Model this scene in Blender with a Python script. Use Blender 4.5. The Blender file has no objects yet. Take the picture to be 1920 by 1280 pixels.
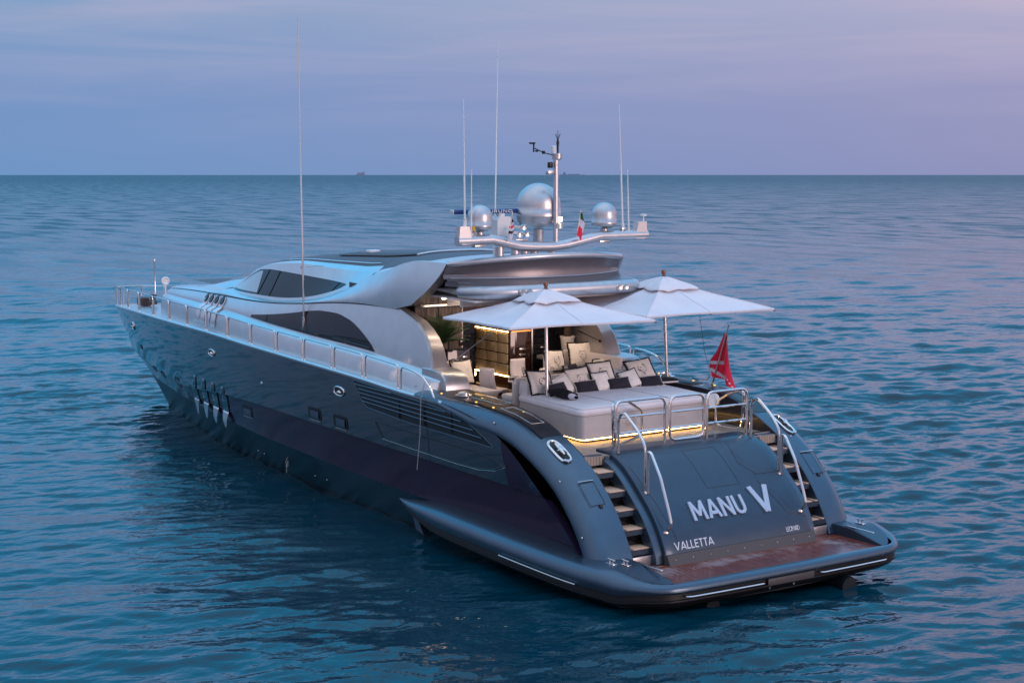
import bpy, bmesh, math, random
import numpy as np
from mathutils import Vector, Matrix
random.seed(7); rng = np.random.default_rng(11)
S = bpy.context.scene
COL = S.collection
R = math.radians
# ------------------------------------------------------------------ camera (world: sea level z = 0)
TRIM = np.array([[0.99992189, 0.00024303, -0.01249598], [-0.00016758, 0.99998175, 0.00603886], [0.01249722, -0.0060363, 0.99990369]])
FLOAT = np.array([0, 0, 0.05])                       # how the boat floats: stern slightly down
YAW, PIT = -0.58574104, R(5.847449)
Fw = np.array([math.cos(YAW)*math.cos(PIT), math.sin(YAW)*math.cos(PIT), -math.sin(PIT)])
Rw = np.array([math.sin(YAW), -math.cos(YAW), 0]); Uw = np.cross(Rw, Fw)
camd = bpy.data.cameras.new('camera'); cam = bpy.data.objects.new('camera', camd); COL.objects.link(cam)
cp = TRIM @ np.array([-21.83854532, 20.61775866, 8.1972884]) + FLOAT
m = Matrix.Identity(4)
for i in range(3):
    m[i][0], m[i][1], m[i][2], m[i][3] = Rw[i], Uw[i], -Fw[i], cp[i]
cam.matrix_world = m
camd.sensor_width = 36; camd.lens = 3046.48667692/1920*36
camd.clip_start = 0.5; camd.clip_end = 200000
S.camera = cam
# ------------------------------------------------------------------ sky, sun, exposure
S.view_settings.view_transform = 'Standard'; S.view_settings.look = 'None'; S.view_settings.gamma = 1
S.view_settings.exposure = 0.08
W = bpy.data.worlds.new('World'); S.world = W; W.use_nodes = True
nt = W.node_tree; nt.nodes.clear()
def N(nt, t, **k):
    n = nt.nodes.new(t)
    for a, b in k.items():
        if a[0] == 'i' and a[1:].isdigit(): n.inputs[int(a[1:])].default_value = b
        else: setattr(n, a, b)
    return n
def L(nt, a, ao, b, bi): nt.links.new(a.outputs[ao], b.inputs[bi])
def math_(nt, op, a, b=None, c=None):
    n = nt.nodes.new('ShaderNodeMath'); n.operation = op
    for i, v in enumerate((a, b, c)):
        if v is None: continue
        if isinstance(v, (int, float)): n.inputs[i].default_value = v
        else: nt.links.new(v, n.inputs[i])
    return n.outputs[0]
def mixc(nt, f, a, b, mode='MIX'):
    n = nt.nodes.new('ShaderNodeMix'); n.data_type = 'RGBA'; n.blend_type = mode
    for s, v in ((0, f), (6, a), (7, b)):
        if isinstance(v, (int, float)): n.inputs[s].default_value = v
        elif isinstance(v, tuple): n.inputs[s].default_value = (*v, 1)[:4]
        else: nt.links.new(v, n.inputs[s])
    return n.outputs[2]
def ramp(nt, fac, stops, interp='LINEAR'):
    n = nt.nodes.new('ShaderNodeValToRGB'); n.color_ramp.interpolation = interp
    e = n.color_ramp.elements
    while len(e) < len(stops): e.new(0.5)
    for el, (p, c) in zip(e, stops):
        el.position = p; el.color = (*c, 1) if len(c) == 3 else c
    nt.links.new(fac, n.inputs[0]); return n.outputs[0]
SUN_AZ, SUN_EL = R(196), R(7)                        # the afterglow stands astern, a little to starboard
tc = N(nt, 'ShaderNodeTexCoord'); sep = N(nt, 'ShaderNodeSeparateXYZ'); L(nt, tc, 0, sep, 0)
el = math_(nt, 'MAXIMUM', sep.outputs[2], 0.0)
# side: 0 towards the port bow (blue), 1 towards the glow
glowdir = (math.cos(SUN_AZ), math.sin(SUN_AZ), 0)
dot = N(nt, 'ShaderNodeVectorMath', operation='DOT_PRODUCT'); L(nt, tc, 0, dot, 0); dot.inputs[1].default_value = glowdir
side = math_(nt, 'MULTIPLY_ADD', dot.outputs['Value'], 0.5, 0.5)
blue = ramp(nt, el, [(0, (.145, .29, .54)), (.05, (.165, .29, .535)), (.105, (.185, .33, .535)), (.16, (.27, .60, 1.06)), (.26, (.16, .63, 1.18)), (.42, (.06, .68, 1.26)), (.70, (.36, .72, 1.18)), (1, (.80, 1.02, 1.36))])
warm = ramp(nt, el, [(0, (1.10, .74, .70)), (.06, (1.05, .73, .72)), (.2, (.78, .64, .76)), (.45, (.40, .50, .78)), (.70, (.36, .72, 1.18)), (1, (.80, 1.02, 1.36))])
lil = ramp(nt, el, [(0, (.27, .275, .475)), (.05, (.32, .31, .505)), (.105, (.45, .42, .58)), (.17, (.62, .58, .84)), (.27, (.46, .60, 1.0)), (.44, (.08, .66, 1.2)), (.70, (.36, .72, 1.18)), (1, (.80, 1.02, 1.36))])
f1 = ramp(nt, side, [(0.0, (0, 0, 0)), (.06, (0, 0, 0)), (.32, (1, 1, 1))])
f2 = ramp(nt, side, [(0.36, (0, 0, 0)), (.95, (1, 1, 1))], 'EASE')
pale = ramp(nt, el, [(0, (.26, .31, .50)), (.1, (.30, .36, .55)), (.3, (.50, .55, .73)), (.7, (.68, .78, 1.0)), (1, (.80, 1.02, 1.36))])
fp = ramp(nt, sep.outputs[1], [(.10, (0, 0, 0)), (.62, (1, 1, 1))], 'EASE')
sky = mixc(nt, fp, mixc(nt, f2, mixc(nt, f1, blue, lil), warm), mixc(nt, f2, pale, warm))
mp = N(nt, 'ShaderNodeMapping'); L(nt, tc, 0, mp, 0); mp.inputs['Scale'].default_value = (2.2, 2.2, 26); mp.inputs['Rotation'].default_value = (R(4), R(3), 0)
nz = N(nt, 'ShaderNodeTexNoise'); L(nt, mp, 0, nz, 0); nz.inputs['Scale'].default_value = 1.6; nz.inputs['Detail'].default_value = 6; nz.inputs['Roughness'].default_value = .55; nz.inputs['Distortion'].default_value = .6
cl = ramp(nt, nz.outputs[0], [(.38, (0, 0, 0)), (.72, (1, 1, 1))], 'EASE')
clh = math_(nt, 'MULTIPLY', cl, ramp(nt, el, [(0, (0, 0, 0)), (.03, (.08, .08, .08)), (.1, (.58, .58, .58)), (.17, (.2, .2, .2)), (.3, (0, 0, 0))]))
sky = mixc(nt, clh, sky, mixc(nt, f1, (.40, .40, .58), (.52, .44, .57)))
bg = N(nt, 'ShaderNodeBackground'); nt.links.new(sky, bg.inputs[0]); bg.inputs[1].default_value = 1.0
out = N(nt, 'ShaderNodeOutputWorld'); L(nt, bg, 0, out, 0)
sl = bpy.data.lights.new('afterglow', 'SUN'); sl.energy = 1.1; sl.angle = R(24); sl.color = (1, .72, .66)
so = bpy.data.objects.new('afterglow', sl); COL.objects.link(so)
sd = Vector((math.cos(SUN_AZ)*math.cos(SUN_EL), math.sin(SUN_AZ)*math.cos(SUN_EL), math.sin(SUN_EL)))
so.rotation_euler = sd.to_track_quat('Z', 'Y').to_euler()

# ------------------------------------------------------------------ materials
def mat(name, col, rough=.5, metal=0, coat=0, spec=.5, noise=None, bump=None, emit=None, trans=0, ior=1.45, alpha=1, sheen=0):
    m = bpy.data.materials.new(name); m.use_nodes = True; t = m.node_tree
    b = t.nodes['Principled BSDF']
    b.inputs['Base Color'].default_value = (*col, 1); b.inputs['Roughness'].default_value = rough
    b.inputs['Metallic'].default_value = metal; b.inputs['Coat Weight'].default_value = coat
    b.inputs['Coat Roughness'].default_value = .03; b.inputs['Specular IOR Level'].default_value = spec
    b.inputs['IOR'].default_value = ior; b.inputs['Transmission Weight'].default_value = trans; b.inputs['Alpha'].default_value = alpha
    if sheen: b.inputs['Sheen Weight'].default_value = sheen
    if emit: b.inputs['Emission Color'].default_value = (*emit[0], 1); b.inputs['Emission Strength'].default_value = emit[1]
    if noise or bump:
        tx = N(t, 'ShaderNodeTexCoord')
    if noise:      # (scale, amount, rough amount)
        n = N(t, 'ShaderNodeTexNoise'); L(t, tx, 3, n, 0); n.inputs['Scale'].default_value = noise[0]; n.inputs['Detail'].default_value = 5
        f = ramp(t, n.outputs[0], [(.3, (1-noise[1],)*3), (.7, (1+noise[1],)*3)])
        c = mixc(t, 1.0, col, f, 'MULTIPLY'); t.links.new(c, b.inputs['Base Color'])
        if len(noise) > 2:
            t.links.new(math_(t, 'MULTIPLY_ADD', n.outputs[0], noise[2], rough-noise[2]*.5), b.inputs['Roughness'])
    if bump:       # (scale, strength, distance)
        n2 = N(t, 'ShaderNodeTexNoise'); L(t, tx, 3, n2, 0); n2.inputs['Scale'].default_value = bump[0]; n2.inputs['Detail'].default_value = 4
        bp = N(t, 'ShaderNodeBump'); bp.inputs['Strength'].default_value = bump[1]; bp.inputs['Distance'].default_value = bump[2]
        L(t, n2, 0, bp, 'Height'); L(t, bp, 0, b, 'Normal')
    return m
M = {}
M['hull'] = mat('navy_gloss_paint', (.006, .024, .042), .075, 0, .75, .5, bump=(.5, .02, .04))
M['band'] = mat('aubergine_gloss_paint', (.024, .014, .036), .14, 0, .1, .25, bump=(.5, .02, .04))
M['hull_low'] = mat('dull_lower_hull_paint', (.008, .030, .046), .32, 0, 0, .25, noise=(1.5, .1))
M['boot'] = mat('black_boot_paint', (.006, .010, .014), .35)
M['wing'] = mat('blue_metallic_paint', (.068, .112, .160), .34, .75, .35, .5, noise=(3, .06, .06))
M['wingdark'] = mat('dark_reflection_lining_paint', (.016, .016, .022), .34, 0, .12, .4, noise=(2, .2))  # dark gloss for the painted quarter reflection and the bulwark lining
M['wingdark2'] = mat('slate_nonslip_paint', (.045, .070, .105), .42, .6, .1, .5, noise=(30, .12))
M['navy'] = mat('navy_panel_paint', (.043, .070, .104), .38, .65, .3, .5, noise=(4, .06, .05))
M['silver'] = mat('silver_metallic_paint', (.66, .675, .69), .32, .8, .3, .5, noise=(2.5, .05, .06))
M['dome'] = mat('silver_dome_paint', (.53, .53, .55), .36, .82, .2, noise=(6, .05))
M['mastpaint'] = mat('mast_paint', (.60, .585, .60), .33, .8, .2, noise=(5, .05))
M['roofgrey'] = mat('grey_roof_panel', (.10, .105, .125), .55, 0, 0, .3, noise=(2, .08, .1))
M['taupe'] = mat('taupe_metallic_paint', (.38, .36, .37), .34, .6, .3, noise=(3, .06, .05))
M['glass'] = mat('tinted_glass', (.007, .007, .011), .03, 0, 0, .45, noise=(1.5, .3))
M['glasslight'] = mat('pale_screen_glass', (.42, .52, .56), .25, 0, .5, .8)
M['chrome'] = mat('polished_steel', (.78, .76, .74), .10, 1, noise=(20, .04, .05))
M['steel'] = mat('brushed_steel', (.60, .58, .56), .28, 1, noise=(12, .06, .1))
M['black'] = mat('black_plastic', (.010, .010, .012), .45)
M['blackgloss'] = mat('black_lacquer', (.010, .008, .009), .06, 0, .6)
M['skirt'] = mat('brown_rubber', (.075, .066, .066), .5)
M['cream'] = mat('cream_vinyl', (.72, .665, .65), .55, bump=(9, .12, .02), noise=(2.5, .04))
M['bedtop'] = mat('pale_mattress_fabric', (.82, .755, .77), .75, bump=(4, .25, .03), noise=(3, .05))
M['white'] = mat('white_paint', (.78, .78, .78), .35, noise=(8, .03))
M['canvas'] = mat('white_canvas', (.74, .72, .76), .85, bump=(3, .3, .03), noise=(2, .04))
M['pillow'] = mat('cream_cotton', (.80, .74, .65), .85, bump=(14, .5, .02), noise=(9, .09), sheen=.2)
M['pillowwhite'] = mat('ivory_cotton', (.84, .80, .74), .85, bump=(14, .5, .02), noise=(9, .07), sheen=.2)
M['fringe'] = mat('black_fringe', (.010, .009, .012), .9, bump=(60, 1, .02))
M['velvet'] = mat('dark_violet_velvet', (.014, .011, .022), .75, bump=(16, .5, .02), sheen=.15)
M['print'] = mat('grey_print', (.12, .10, .09), .85)
M['spoilerface'] = mat('dark_taupe_paint', (.20, .185, .20), .36, .5, .2, noise=(3, .05, .05))
M['wood'] = mat('reddish_wood', (.22, .06, .025), .35, coat=.3, noise=(20, .2))
M['darkwood'] = mat('dark_lacquered_wood', (.030, .012, .009), .08, coat=.6, noise=(6, .4))
M['led'] = mat('warm_led', (1, .8, .5), .5, emit=((1, .57, .18), 19.0))
M['ledred'] = mat('amber_led', (1, .4, .1), .5, emit=((1, .22, .04), 2.5))
M['ledwhite'] = mat('cockpit_fill_led', (1, .9, .8), .5, emit=((1, .78, .58), 24.0))
M['ledsoft'] = mat('small_amber_lamp', (1, .7, .2), .5, emit=((1, .62, .12), 1.6))
M['bedbase'] = mat('sunbed_champagne_paint', (.56, .515, .50), .38, .12, .3, noise=(3, .05, .05))
M['flute'] = mat('bright_flute_paint', (.72, .74, .78), .22, .45, .4)
M['ledwhite2'] = mat('cornice_led', (1, .9, .8), .5, emit=((1, .80, .62), 2.2))
M['lamp'] = mat('lamp_glow', (1, .85, .6), .5, emit=((1, .78, .48), 4.0))
M['drawer'] = mat('gold_leather_panel', (.50, .41, .29), .5, .05, noise=(7, .1))
M['leaf'] = mat('cycad_leaf', (.035, .075, .028), .5, noise=(5, .35))
M['bark'] = mat('rough_bark', (.07, .045, .03), .9, bump=(30, 1, .03), noise=(20, .3))
M['pot'] = mat('white_ceramic', (.62, .57, .54), .4)
M['red'] = mat('red_cloth', (.85, .020, .060), .8, noise=(6, .1))
M['green'] = mat('green_cloth', (.012, .13, .045), .8)
M['whitecloth'] = mat('white_cloth', (.66, .62, .66), .8)
M['letter'] = mat('pale_letter_paint', (.46, .52, .62), .35, .3)
M['lettwhite'] = mat('white_lettering', (.62, .66, .72), .5)
M['radarblue'] = mat('radar_blue', (.010, .055, .20), .4)
M['soil'] = mat('porcelain', (.75, .74, .72), .2, coat=.3)
M['glassware'] = mat('clear_glass', (.9, .9, .92), .03, trans=.85, spec=.7)
M['yellow'] = mat('yellow_plastic', (.7, .45, .02), .5)
M['orangebox'] = mat('brown_anchor_iron', (.08, .05, .04), .5)
M['rope'] = mat('pale_rope', (.42, .41, .40), .8)
M['shiphaze'] = mat('hazed_ship_paint', (.18, .28, .44), .8)  # distance haze is mixed into both ship colours
M['househaze'] = mat('hazed_house_paint', (.30, .34, .46), .8)
def teak(name, a, b, wet=False, pw=.07):
    m = bpy.data.materials.new(name); m.use_nodes = True; t = m.node_tree; bs = t.nodes['Principled BSDF']
    tx = N(t, 'ShaderNodeTexCoord'); sp = N(t, 'ShaderNodeSeparateXYZ'); L(t, tx, 3, sp, 0)
    # planks run fore and aft (x): the seams are lines of constant y
    fr = math_(t, 'FRACT', math_(t, 'MULTIPLY', sp.outputs[1], 1/pw))
    seam = math_(t, 'LESS_THAN', fr, .15)
    mp = N(t, 'ShaderNodeMapping'); L(t, tx, 3, mp, 0); mp.inputs['Scale'].default_value = (2.0, 22, 2)
    n = N(t, 'ShaderNodeTexNoise'); L(t, mp, 0, n, 0); n.inputs['Scale'].default_value = 1.3; n.inputs['Detail'].default_value = 6
    c = mixc(t, ramp(t, n.outputs[0], [(.3, (0, 0, 0)), (.7, (1, 1, 1))]), a, b)
    if wet:        # pale dried patches on the wet wood
        mp2 = N(t, 'ShaderNodeMapping'); L(t, tx, 3, mp2, 0); mp2.inputs['Scale'].default_value = (.9, .75, 1); mp2.inputs['Location'].default_value = (3.1, .6, 0)
        n2 = N(t, 'ShaderNodeTexNoise'); L(t, mp2, 0, n2, 0); n2.inputs['Scale'].default_value = 1.5; n2.inputs['Detail'].default_value = 8; n2.inputs['Roughness'].default_value = .62
        fx = math_(t, 'MULTIPLY_ADD', math_(t, 'ABSOLUTE', math_(t, 'SUBTRACT', sp.outputs[0], .85)), -.42, .16)
        mpz = N(t, 'ShaderNodeMapping'); L(t, tx, 3, mpz, 0); mpz.inputs['Scale'].default_value = (1.0, 14, 1)
        n3 = N(t, 'ShaderNodeTexNoise'); L(t, mpz, 0, n3, 0); n3.inputs['Scale'].default_value = 1.2
        fac = math_(t, 'ADD', math_(t, 'ADD', n2.outputs[0], fx), math_(t, 'MULTIPLY_ADD', n3.outputs[0], .32, -.16))
        dry = ramp(t, fac, [(.55, (0, 0, 0)), (.72, (1, 1, 1))])
        c = mixc(t, math_(t, 'MULTIPLY', dry, .7), c, (.36, .27, .27))
        t.links.new(math_(t, 'MULTIPLY_ADD', dry, .3, .22), bs.inputs['Roughness'])
    else: bs.inputs['Roughness'].default_value = .55
    c = mixc(t, math_(t, 'MULTIPLY', seam, .75), c, (.02, .016, .015))
    t.links.new(c, bs.inputs['Base Color'])
    return m
M['teakwet'] = teak('wet_teak', (.13, .030, .024), (.25, .068, .052), True)
M['treadwood'] = teak('tread_wood', (.78, .47, .31), (.86, .55, .38), pw=.6)
M['teak'] = teak('bleached_teak', (.30, .235, .19), (.40, .32, .26))
M['streakpanel'] = mat('streaked_panel', (.15, .115, .095), .10, coat=.6)
def add_streaks(m, col, sc):
    t = m.node_tree; b = t.nodes['Principled BSDF']; tx = N(t, 'ShaderNodeTexCoord'); mp = N(t, 'ShaderNodeMapping'); L(t, tx, 3, mp, 0); mp.inputs['Scale'].default_value = sc
    n = N(t, 'ShaderNodeTexNoise'); L(t, mp, 0, n, 0); n.inputs['Scale'].default_value = 2.2; n.inputs['Detail'].default_value = 7; n.inputs['Distortion'].default_value = .8
    t.links.new(mixc(t, ramp(t, n.outputs[0], [(.35, (0, 0, 0)), (.65, (1, 1, 1))]), tuple(c*.25 for c in col), col), b.inputs['Base Color'])
add_streaks(M['streakpanel'], (.19, .145, .12), (2, 7, .7))  # upright dark and pale streaks on the bulkhead panel
def seamat():
    m = bpy.data.materials.new('sea_water'); m.use_nodes = True; t = m.node_tree; b = t.nodes['Principled BSDF']
    b.inputs['Base Color'].default_value = (.0003, .035, .056, 1); b.inputs['IOR'].default_value = 1.33
    b.inputs['Specular IOR Level'].default_value = .5
    tx = N(t, 'ShaderNodeTexCoord')
    def nz(scale, sc, rot, det=3):
        mp = N(t, 'ShaderNodeMapping'); L(t, tx, 3, mp, 0); mp.inputs['Scale'].default_value = sc; mp.inputs['Rotation'].default_value = (0, 0, rot)
        n = N(t, 'ShaderNodeTexNoise'); L(t, mp, 0, n, 0); n.inputs['Scale'].default_value = scale; n.inputs['Detail'].default_value = det; n.inputs['Roughness'].default_value = .5
        return n.outputs[0]
    e_ = nz(.42, (1, .45, 1), YAW*-1+R(-14), 3); a = nz(1.7, (1, .58, 1), YAW*-1+R(-6), 3); c = nz(4.6, (1, .65, 1), YAW*-1+R(14), 2)
    big = nz(.035, (1, .5, 1), YAW*-1, 2)         # calmer and rougher patches of breeze
    h = math_(t, 'MULTIPLY_ADD', e_, 1.5, math_(t, 'MULTIPLY_ADD', c, .16, math_(t, 'MULTIPLY', a, .60)))
    bp = N(t, 'ShaderNodeBump'); bp.inputs['Distance'].default_value = .36
    t.links.new(h, bp.inputs['Height']); t.links.new(math_(t, 'MULTIPLY_ADD', big, .50, .04), bp.inputs['Strength'])
    L(t, bp, 0, b, 'Normal')
    ln = N(t, 'ShaderNodeVectorMath', operation='LENGTH'); L(t, tx, 3, ln, 0)      # far off, ripples too fine to mesh become roughness
    mr = N(t, 'ShaderNodeMapRange'); t.links.new(math_(t, 'LOGARITHM', ln.outputs['Value'], 10.0), mr.inputs[0])
    for i_, v_ in ((1, 1.75), (2, 3.35), (3, .03), (4, .37)): mr.inputs[i_].default_value = v_
    dash = nz(.16, (.35, 1.6, 1), YAW*-1+R(-4), 5)      # ruffled and calm streaks in the distance
    far = N(t, 'ShaderNodeMapRange'); t.links.new(ln.outputs['Value'], far.inputs[0])
    for i_, v_ in ((1, 40), (2, 220), (3, 0), (4, 1)): far.inputs[i_].default_value = v_
    dd = ramp(t, dash, [(.46, (0, 0, 0)), (.62, (1, 1, 1))])
    t.links.new(math_(t, 'ADD', mr.outputs[0], math_(t, 'MULTIPLY', math_(t, 'MULTIPLY', dd, far.outputs[0]), .27)), b.inputs['Roughness'])
    return m
M['sea'] = seamat()

# ------------------------------------------------------------------ mesh helpers
ONBOARD = []
def link(name, me, parent=None, **props):
    o = bpy.data.objects.new(name, me); COL.objects.link(o)
    if parent is not None: o.parent = parent
    for k, v in props.items(): o[k] = v
    return o
def thing(name, label, category, loc=(0, 0, 0), rot=(0, 0, 0), group=None, onboard=True, me=None):
    o = link(name, me); o.location = loc; o.rotation_euler = rot
    o['label'] = label; o['category'] = category
    if group: o['group'] = group
    if onboard: ONBOARD.append(o)
    return o
class MB:
    def __init__(s): s.v = []; s.f = []; s.m = []
    def add(s, vs, fs, mi=0):
        b = len(s.v); s.v += [tuple(map(float, p)) for p in vs]; s.f += [tuple(b+i for i in f) for f in fs]; s.m += [mi]*len(fs); return s
    def box(s, c, d, mi=0, bev=0, rz=0, ry=0, rx=0, seg=2):
        bm = bmesh.new(); bmesh.ops.create_cube(bm, size=1)
        bmesh.ops.scale(bm, vec=d, verts=bm.verts)
        if bev: bmesh.ops.bevel(bm, geom=list(bm.edges), offset=bev, segments=seg, affect='EDGES', profile=.5)
        mt = Matrix.Translation(c) @ Matrix.Rotation(rz, 4, 'Z') @ Matrix.Rotation(ry, 4, 'Y') @ Matrix.Rotation(rx, 4, 'X')
        bmesh.ops.transform(bm, matrix=mt, verts=bm.verts); bm.verts.index_update()
        s.add([v.co for v in bm.verts], [[v.index for v in f.verts] for f in bm.faces], mi); bm.free(); return s
    def tube(s, pts, r, n=8, closed=False, mi=0, cap=True):
        P = [Vector(p) for p in pts]; k = len(P); rings = []
        rr = r if isinstance(r, (list, tuple)) else [r]*k
        up = None
        for i in range(k):
            a = P[(i-1) % k] if (closed or i > 0) else P[i]; c = P[(i+1) % k] if (closed or i < k-1) else P[i]
            d = (c-a).normalized()
            if up is None:
                up = Vector((0, 0, 1)) if abs(d.z) < .9 else Vector((1, 0, 0))
            x = d.cross(up)
            if x.length < 1e-4: x = d.orthogonal()
            x.normalize(); y = x.cross(d).normalized(); up = y
            sc = 1.0
            rings.append([P[i]+(x*math.cos(2*math.pi*j/n)+y*math.sin(2*math.pi*j/n))*rr[i]*sc for j in range(n)])
        vs = [q for rg in rings for q in rg]; fs = []
        for i in range(k if closed else k-1):
            for j in range(n):
                fs.append((i*n+j, i*n+(j+1) % n, ((i+1) % k)*n+(j+1) % n, ((i+1) % k)*n+j))
        if cap and not closed: fs += [tuple(range(n-1, -1, -1)), tuple((k-1)*n+j for j in range(n))]
        return s.add(vs, fs, mi)
    def lathe(s, prof, n=24, c=(0, 0, 0), mi=0, axis='z', cap=True):
        vs = []; fs = []; k = len(prof)
        for r, z in prof:
            for j in range(n):
                a = 2*math.pi*j/n; p = (r*math.cos(a), r*math.sin(a), z)
                if axis == 'x': p = (z, p[0], p[1])
                if axis == 'y': p = (p[0], z, p[1])
                vs.append((p[0]+c[0], p[1]+c[1], p[2]+c[2]))
        for i in range(k-1):
            for j in range(n): fs.append((i*n+j, i*n+(j+1) % n, (i+1)*n+(j+1) % n, (i+1)*n+j))
        if cap: fs += [tuple(range(n)), tuple((k-1)*n+j for j in range(n))]
        return s.add(vs, fs, mi)
    def grid(s, rows, mi=0, closed=False, mfun=None):
        k = len(rows); n = len(rows[0]); vs = [p for r in rows for p in r]; fs = []; ms = []
        for i in range(k-1):
            for j in range(n if closed else n-1):
                fs.append((i*n+j, i*n+(j+1) % n, (i+1)*n+(j+1) % n, (i+1)*n+j)); ms.append(mfun(i, j) if mfun else mi)
        b = len(s.f); s.add(vs, fs, mi); s.m[b:] = ms; return s
    def poly(s, pts, mi=0): return s.add(pts, [tuple(range(len(pts)))], mi)
    def prism(s, pts, d, mi=0):        # pts: 3-D outline, d: extrusion vector
        n = len(pts); q = [tuple(np.add(p, d)) for p in pts]
        return s.add(list(pts)+q, [tuple(range(n-1, -1, -1)), tuple(range(n, 2*n))]+[(i, (i+1) % n, n+(i+1) % n, n+i) for i in range(n)], mi)
    def mesh(s, name, mats, smooth=True, angle=35, merge=1e-4, recalc=True):
        me = bpy.data.meshes.new(name); me.from_pydata(s.v, [], s.f)
        for x in (mats if isinstance(mats, (list, tuple)) else [mats]): me.materials.append(M[x])
        me.polygons.foreach_set('material_index', s.m)
        bm = bmesh.new(); bm.from_mesh(me)
        if merge:
            bmesh.ops.remove_doubles(bm, verts=bm.verts, dist=merge)
            bmesh.ops.dissolve_degenerate(bm, edges=bm.edges, dist=1e-5)
        if recalc: bmesh.ops.recalc_face_normals(bm, faces=bm.faces)
        bm.to_mesh(me); bm.free()
        if smooth:
            me.polygons.foreach_set('use_smooth', [True]*len(me.polygons)); me.set_sharp_from_angle(angle=R(angle))
        return me
    def build(s, name, mats, parent=None, solid=0, subsurf=0, **k):
        props = {a: k.pop(a) for a in ('label',) if a in k}
        o = link(name, s.mesh(name, mats, **k), parent, **props)
        if solid: md = o.modifiers.new('solid', 'SOLIDIFY'); md.thickness = solid; md.offset = 0
        if subsurf: md = o.modifiers.new('sub', 'SUBSURF'); md.levels = md.render_levels = subsurf
        return o
def fillet(pts, r, n=5, closed=False):
    P = [Vector(p) for p in pts]; out = []; k = len(P)
    for i in range(k):
        if not closed and i in (0, k-1): out.append(P[i]); continue
        a, b, c = P[i-1], P[i], P[(i+1) % k]
        u = (a-b); v = (c-b); rr = min(r, u.length*.49, v.length*.49); u.normalize(); v.normalize()
        for t in range(n+1):
            t /= n; p0 = b+u*rr; p1 = b+v*rr
            out.append(p0*(1-t)**2+b*2*t*(1-t)+p1*t*t)
    return out
# <<GEO
def cv(xs, ys):
    xs = np.array(xs, float); ys = np.array(ys, float); h = np.diff(xs); d = np.diff(ys)/h; m = np.zeros(len(xs))
    for i in range(1, len(xs)-1):
        if d[i-1]*d[i] > 0:
            w1 = 2*h[i]+h[i-1]; w2 = h[i]+2*h[i-1]; m[i] = (w1+w2)/(w1/d[i-1]+w2/d[i])
    m[0] = d[0]; m[-1] = d[-1]
    def f(x):
        x = np.clip(np.asarray(x, float), xs[0], xs[-1]); i = np.clip(np.searchsorted(xs, x)-1, 0, len(xs)-2); t = (x-xs[i])/h[i]
        return (1+2*t)*(1-t)**2*ys[i]+t*(1-t)**2*h[i]*m[i]+t*t*(3-2*t)*ys[i+1]+t*t*(t-1)*h[i]*m[i+1]
    return f
yg = cv([0, 12, 16, 20, 24, 28, 31, 33, 34.5, 35.38], [3.27, 3.25, 3.17, 2.92, 2.48, 1.86, 1.25, .78, .36, 0])
gz = cv([1.3, 1.98, 2.45, 3.51, 4.45, 5.2, 6.03, 7.14, 8.7, 10.5, 13.5, 16.8, 20.2, 22.2, 26.2, 28.4, 31, 33.8, 35.38],
        [.25, .70, 1.11, 1.84, 2.42, 2.72, 2.90, 3.0, 3.02, 3.09, 3.16, 3.21, 3.24, 3.21, 3.12, 3.05, 2.93, 2.77, 2.63])
z1 = cv([1.3, 5, 16, 19, 23, 27, 31, 34], [1.62, 1.63, 1.70, 1.62, 1.38, 1.35, 1.42, 1.5])
y1 = cv([1.3, 12, 16, 20, 24, 28, 31, 33, 34.02], [3.15, 3.15, 3.07, 2.80, 2.30, 1.55, .88, .34, 0])
z2 = cv([1.3, 5, 10, 16, 19, 23, 28, 32.2], [.64, .66, .72, .80, .82, .80, .72, .60])
y2 = cv([1.3, 12, 16, 20, 24, 28, 30.5, 32.15], [2.96, 2.95, 2.87, 2.52, 1.92, 1.12, .50, 0])
y3 = cv([1.3, 9.4, 13.1, 15.7, 20.9, 25, 28.3, 30.4], [2.62, 2.62, 2.48, 2.30, 1.75, 1.12, .50, 0])
XS = [35.38, 34.02, 32.15, 30.4]
def fade(x): return np.clip((24.5-np.asarray(x))/4, 0, 1)
def hull_rows(n=90):
    u = (np.linspace(0, 1, n)); R_ = []
    def row(xe, zf, yf): x = 1.3+(xe-1.3)*u; return np.stack([x, yf(x), np.minimum(zf(x), gz(x))], 1)
    r0 = row(XS[0], gz, yg); r1 = row(XS[1], z1, y1)
    R_.append(r0)
    for t in (.25, .5, .75):
        q = r0*(1-t)+r1*t; q[:, 1] += .02*math.sin(math.pi*t)*(1-u**4); q[:, 2] = np.minimum(q[:, 2], gz(q[:, 0])); R_.append(q)
    R_.append(r1)
    a = r1.copy(); a[:, 1] -= .07*fade(a[:, 0]); a[:, 2] -= .03; R_.append(a)
    r2 = row(XS[2], z2, y2)
    b = r2.copy(); b[:, 1] -= .0*fade(b[:, 0])
    R_.append((a+b)/2); R_.append(b); r2[:, 2] -= .004; R_.append(r2)
    r3 = row(XS[3], lambda x: -.03-.0125*x+0*x, y3)
    t = .90; q = r2*(1-t)+r3*t; q[:, 1] += .03*(1-u**4); R_.append(q)
    r3[:, 2] -= .15; R_.append(r3)
    r4 = r3.copy(); r4[:, 1] *= .6; r4[:, 2] -= .9; r4[:, 0] = 1.3+(r4[:, 0]-1.3)*.97; R_.append(r4)
    return R_
HR = hull_rows()
def hy(x, z):
    zs = []; ys = []
    for r in HR[:-1]:
        zs.append(np.interp(x, r[:, 0], r[:, 2])); ys.append(np.interp(x, r[:, 0], r[:, 1]))
    o = np.argsort(zs); return float(np.interp(z, np.array(zs)[o], np.array(ys)[o]))
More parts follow.
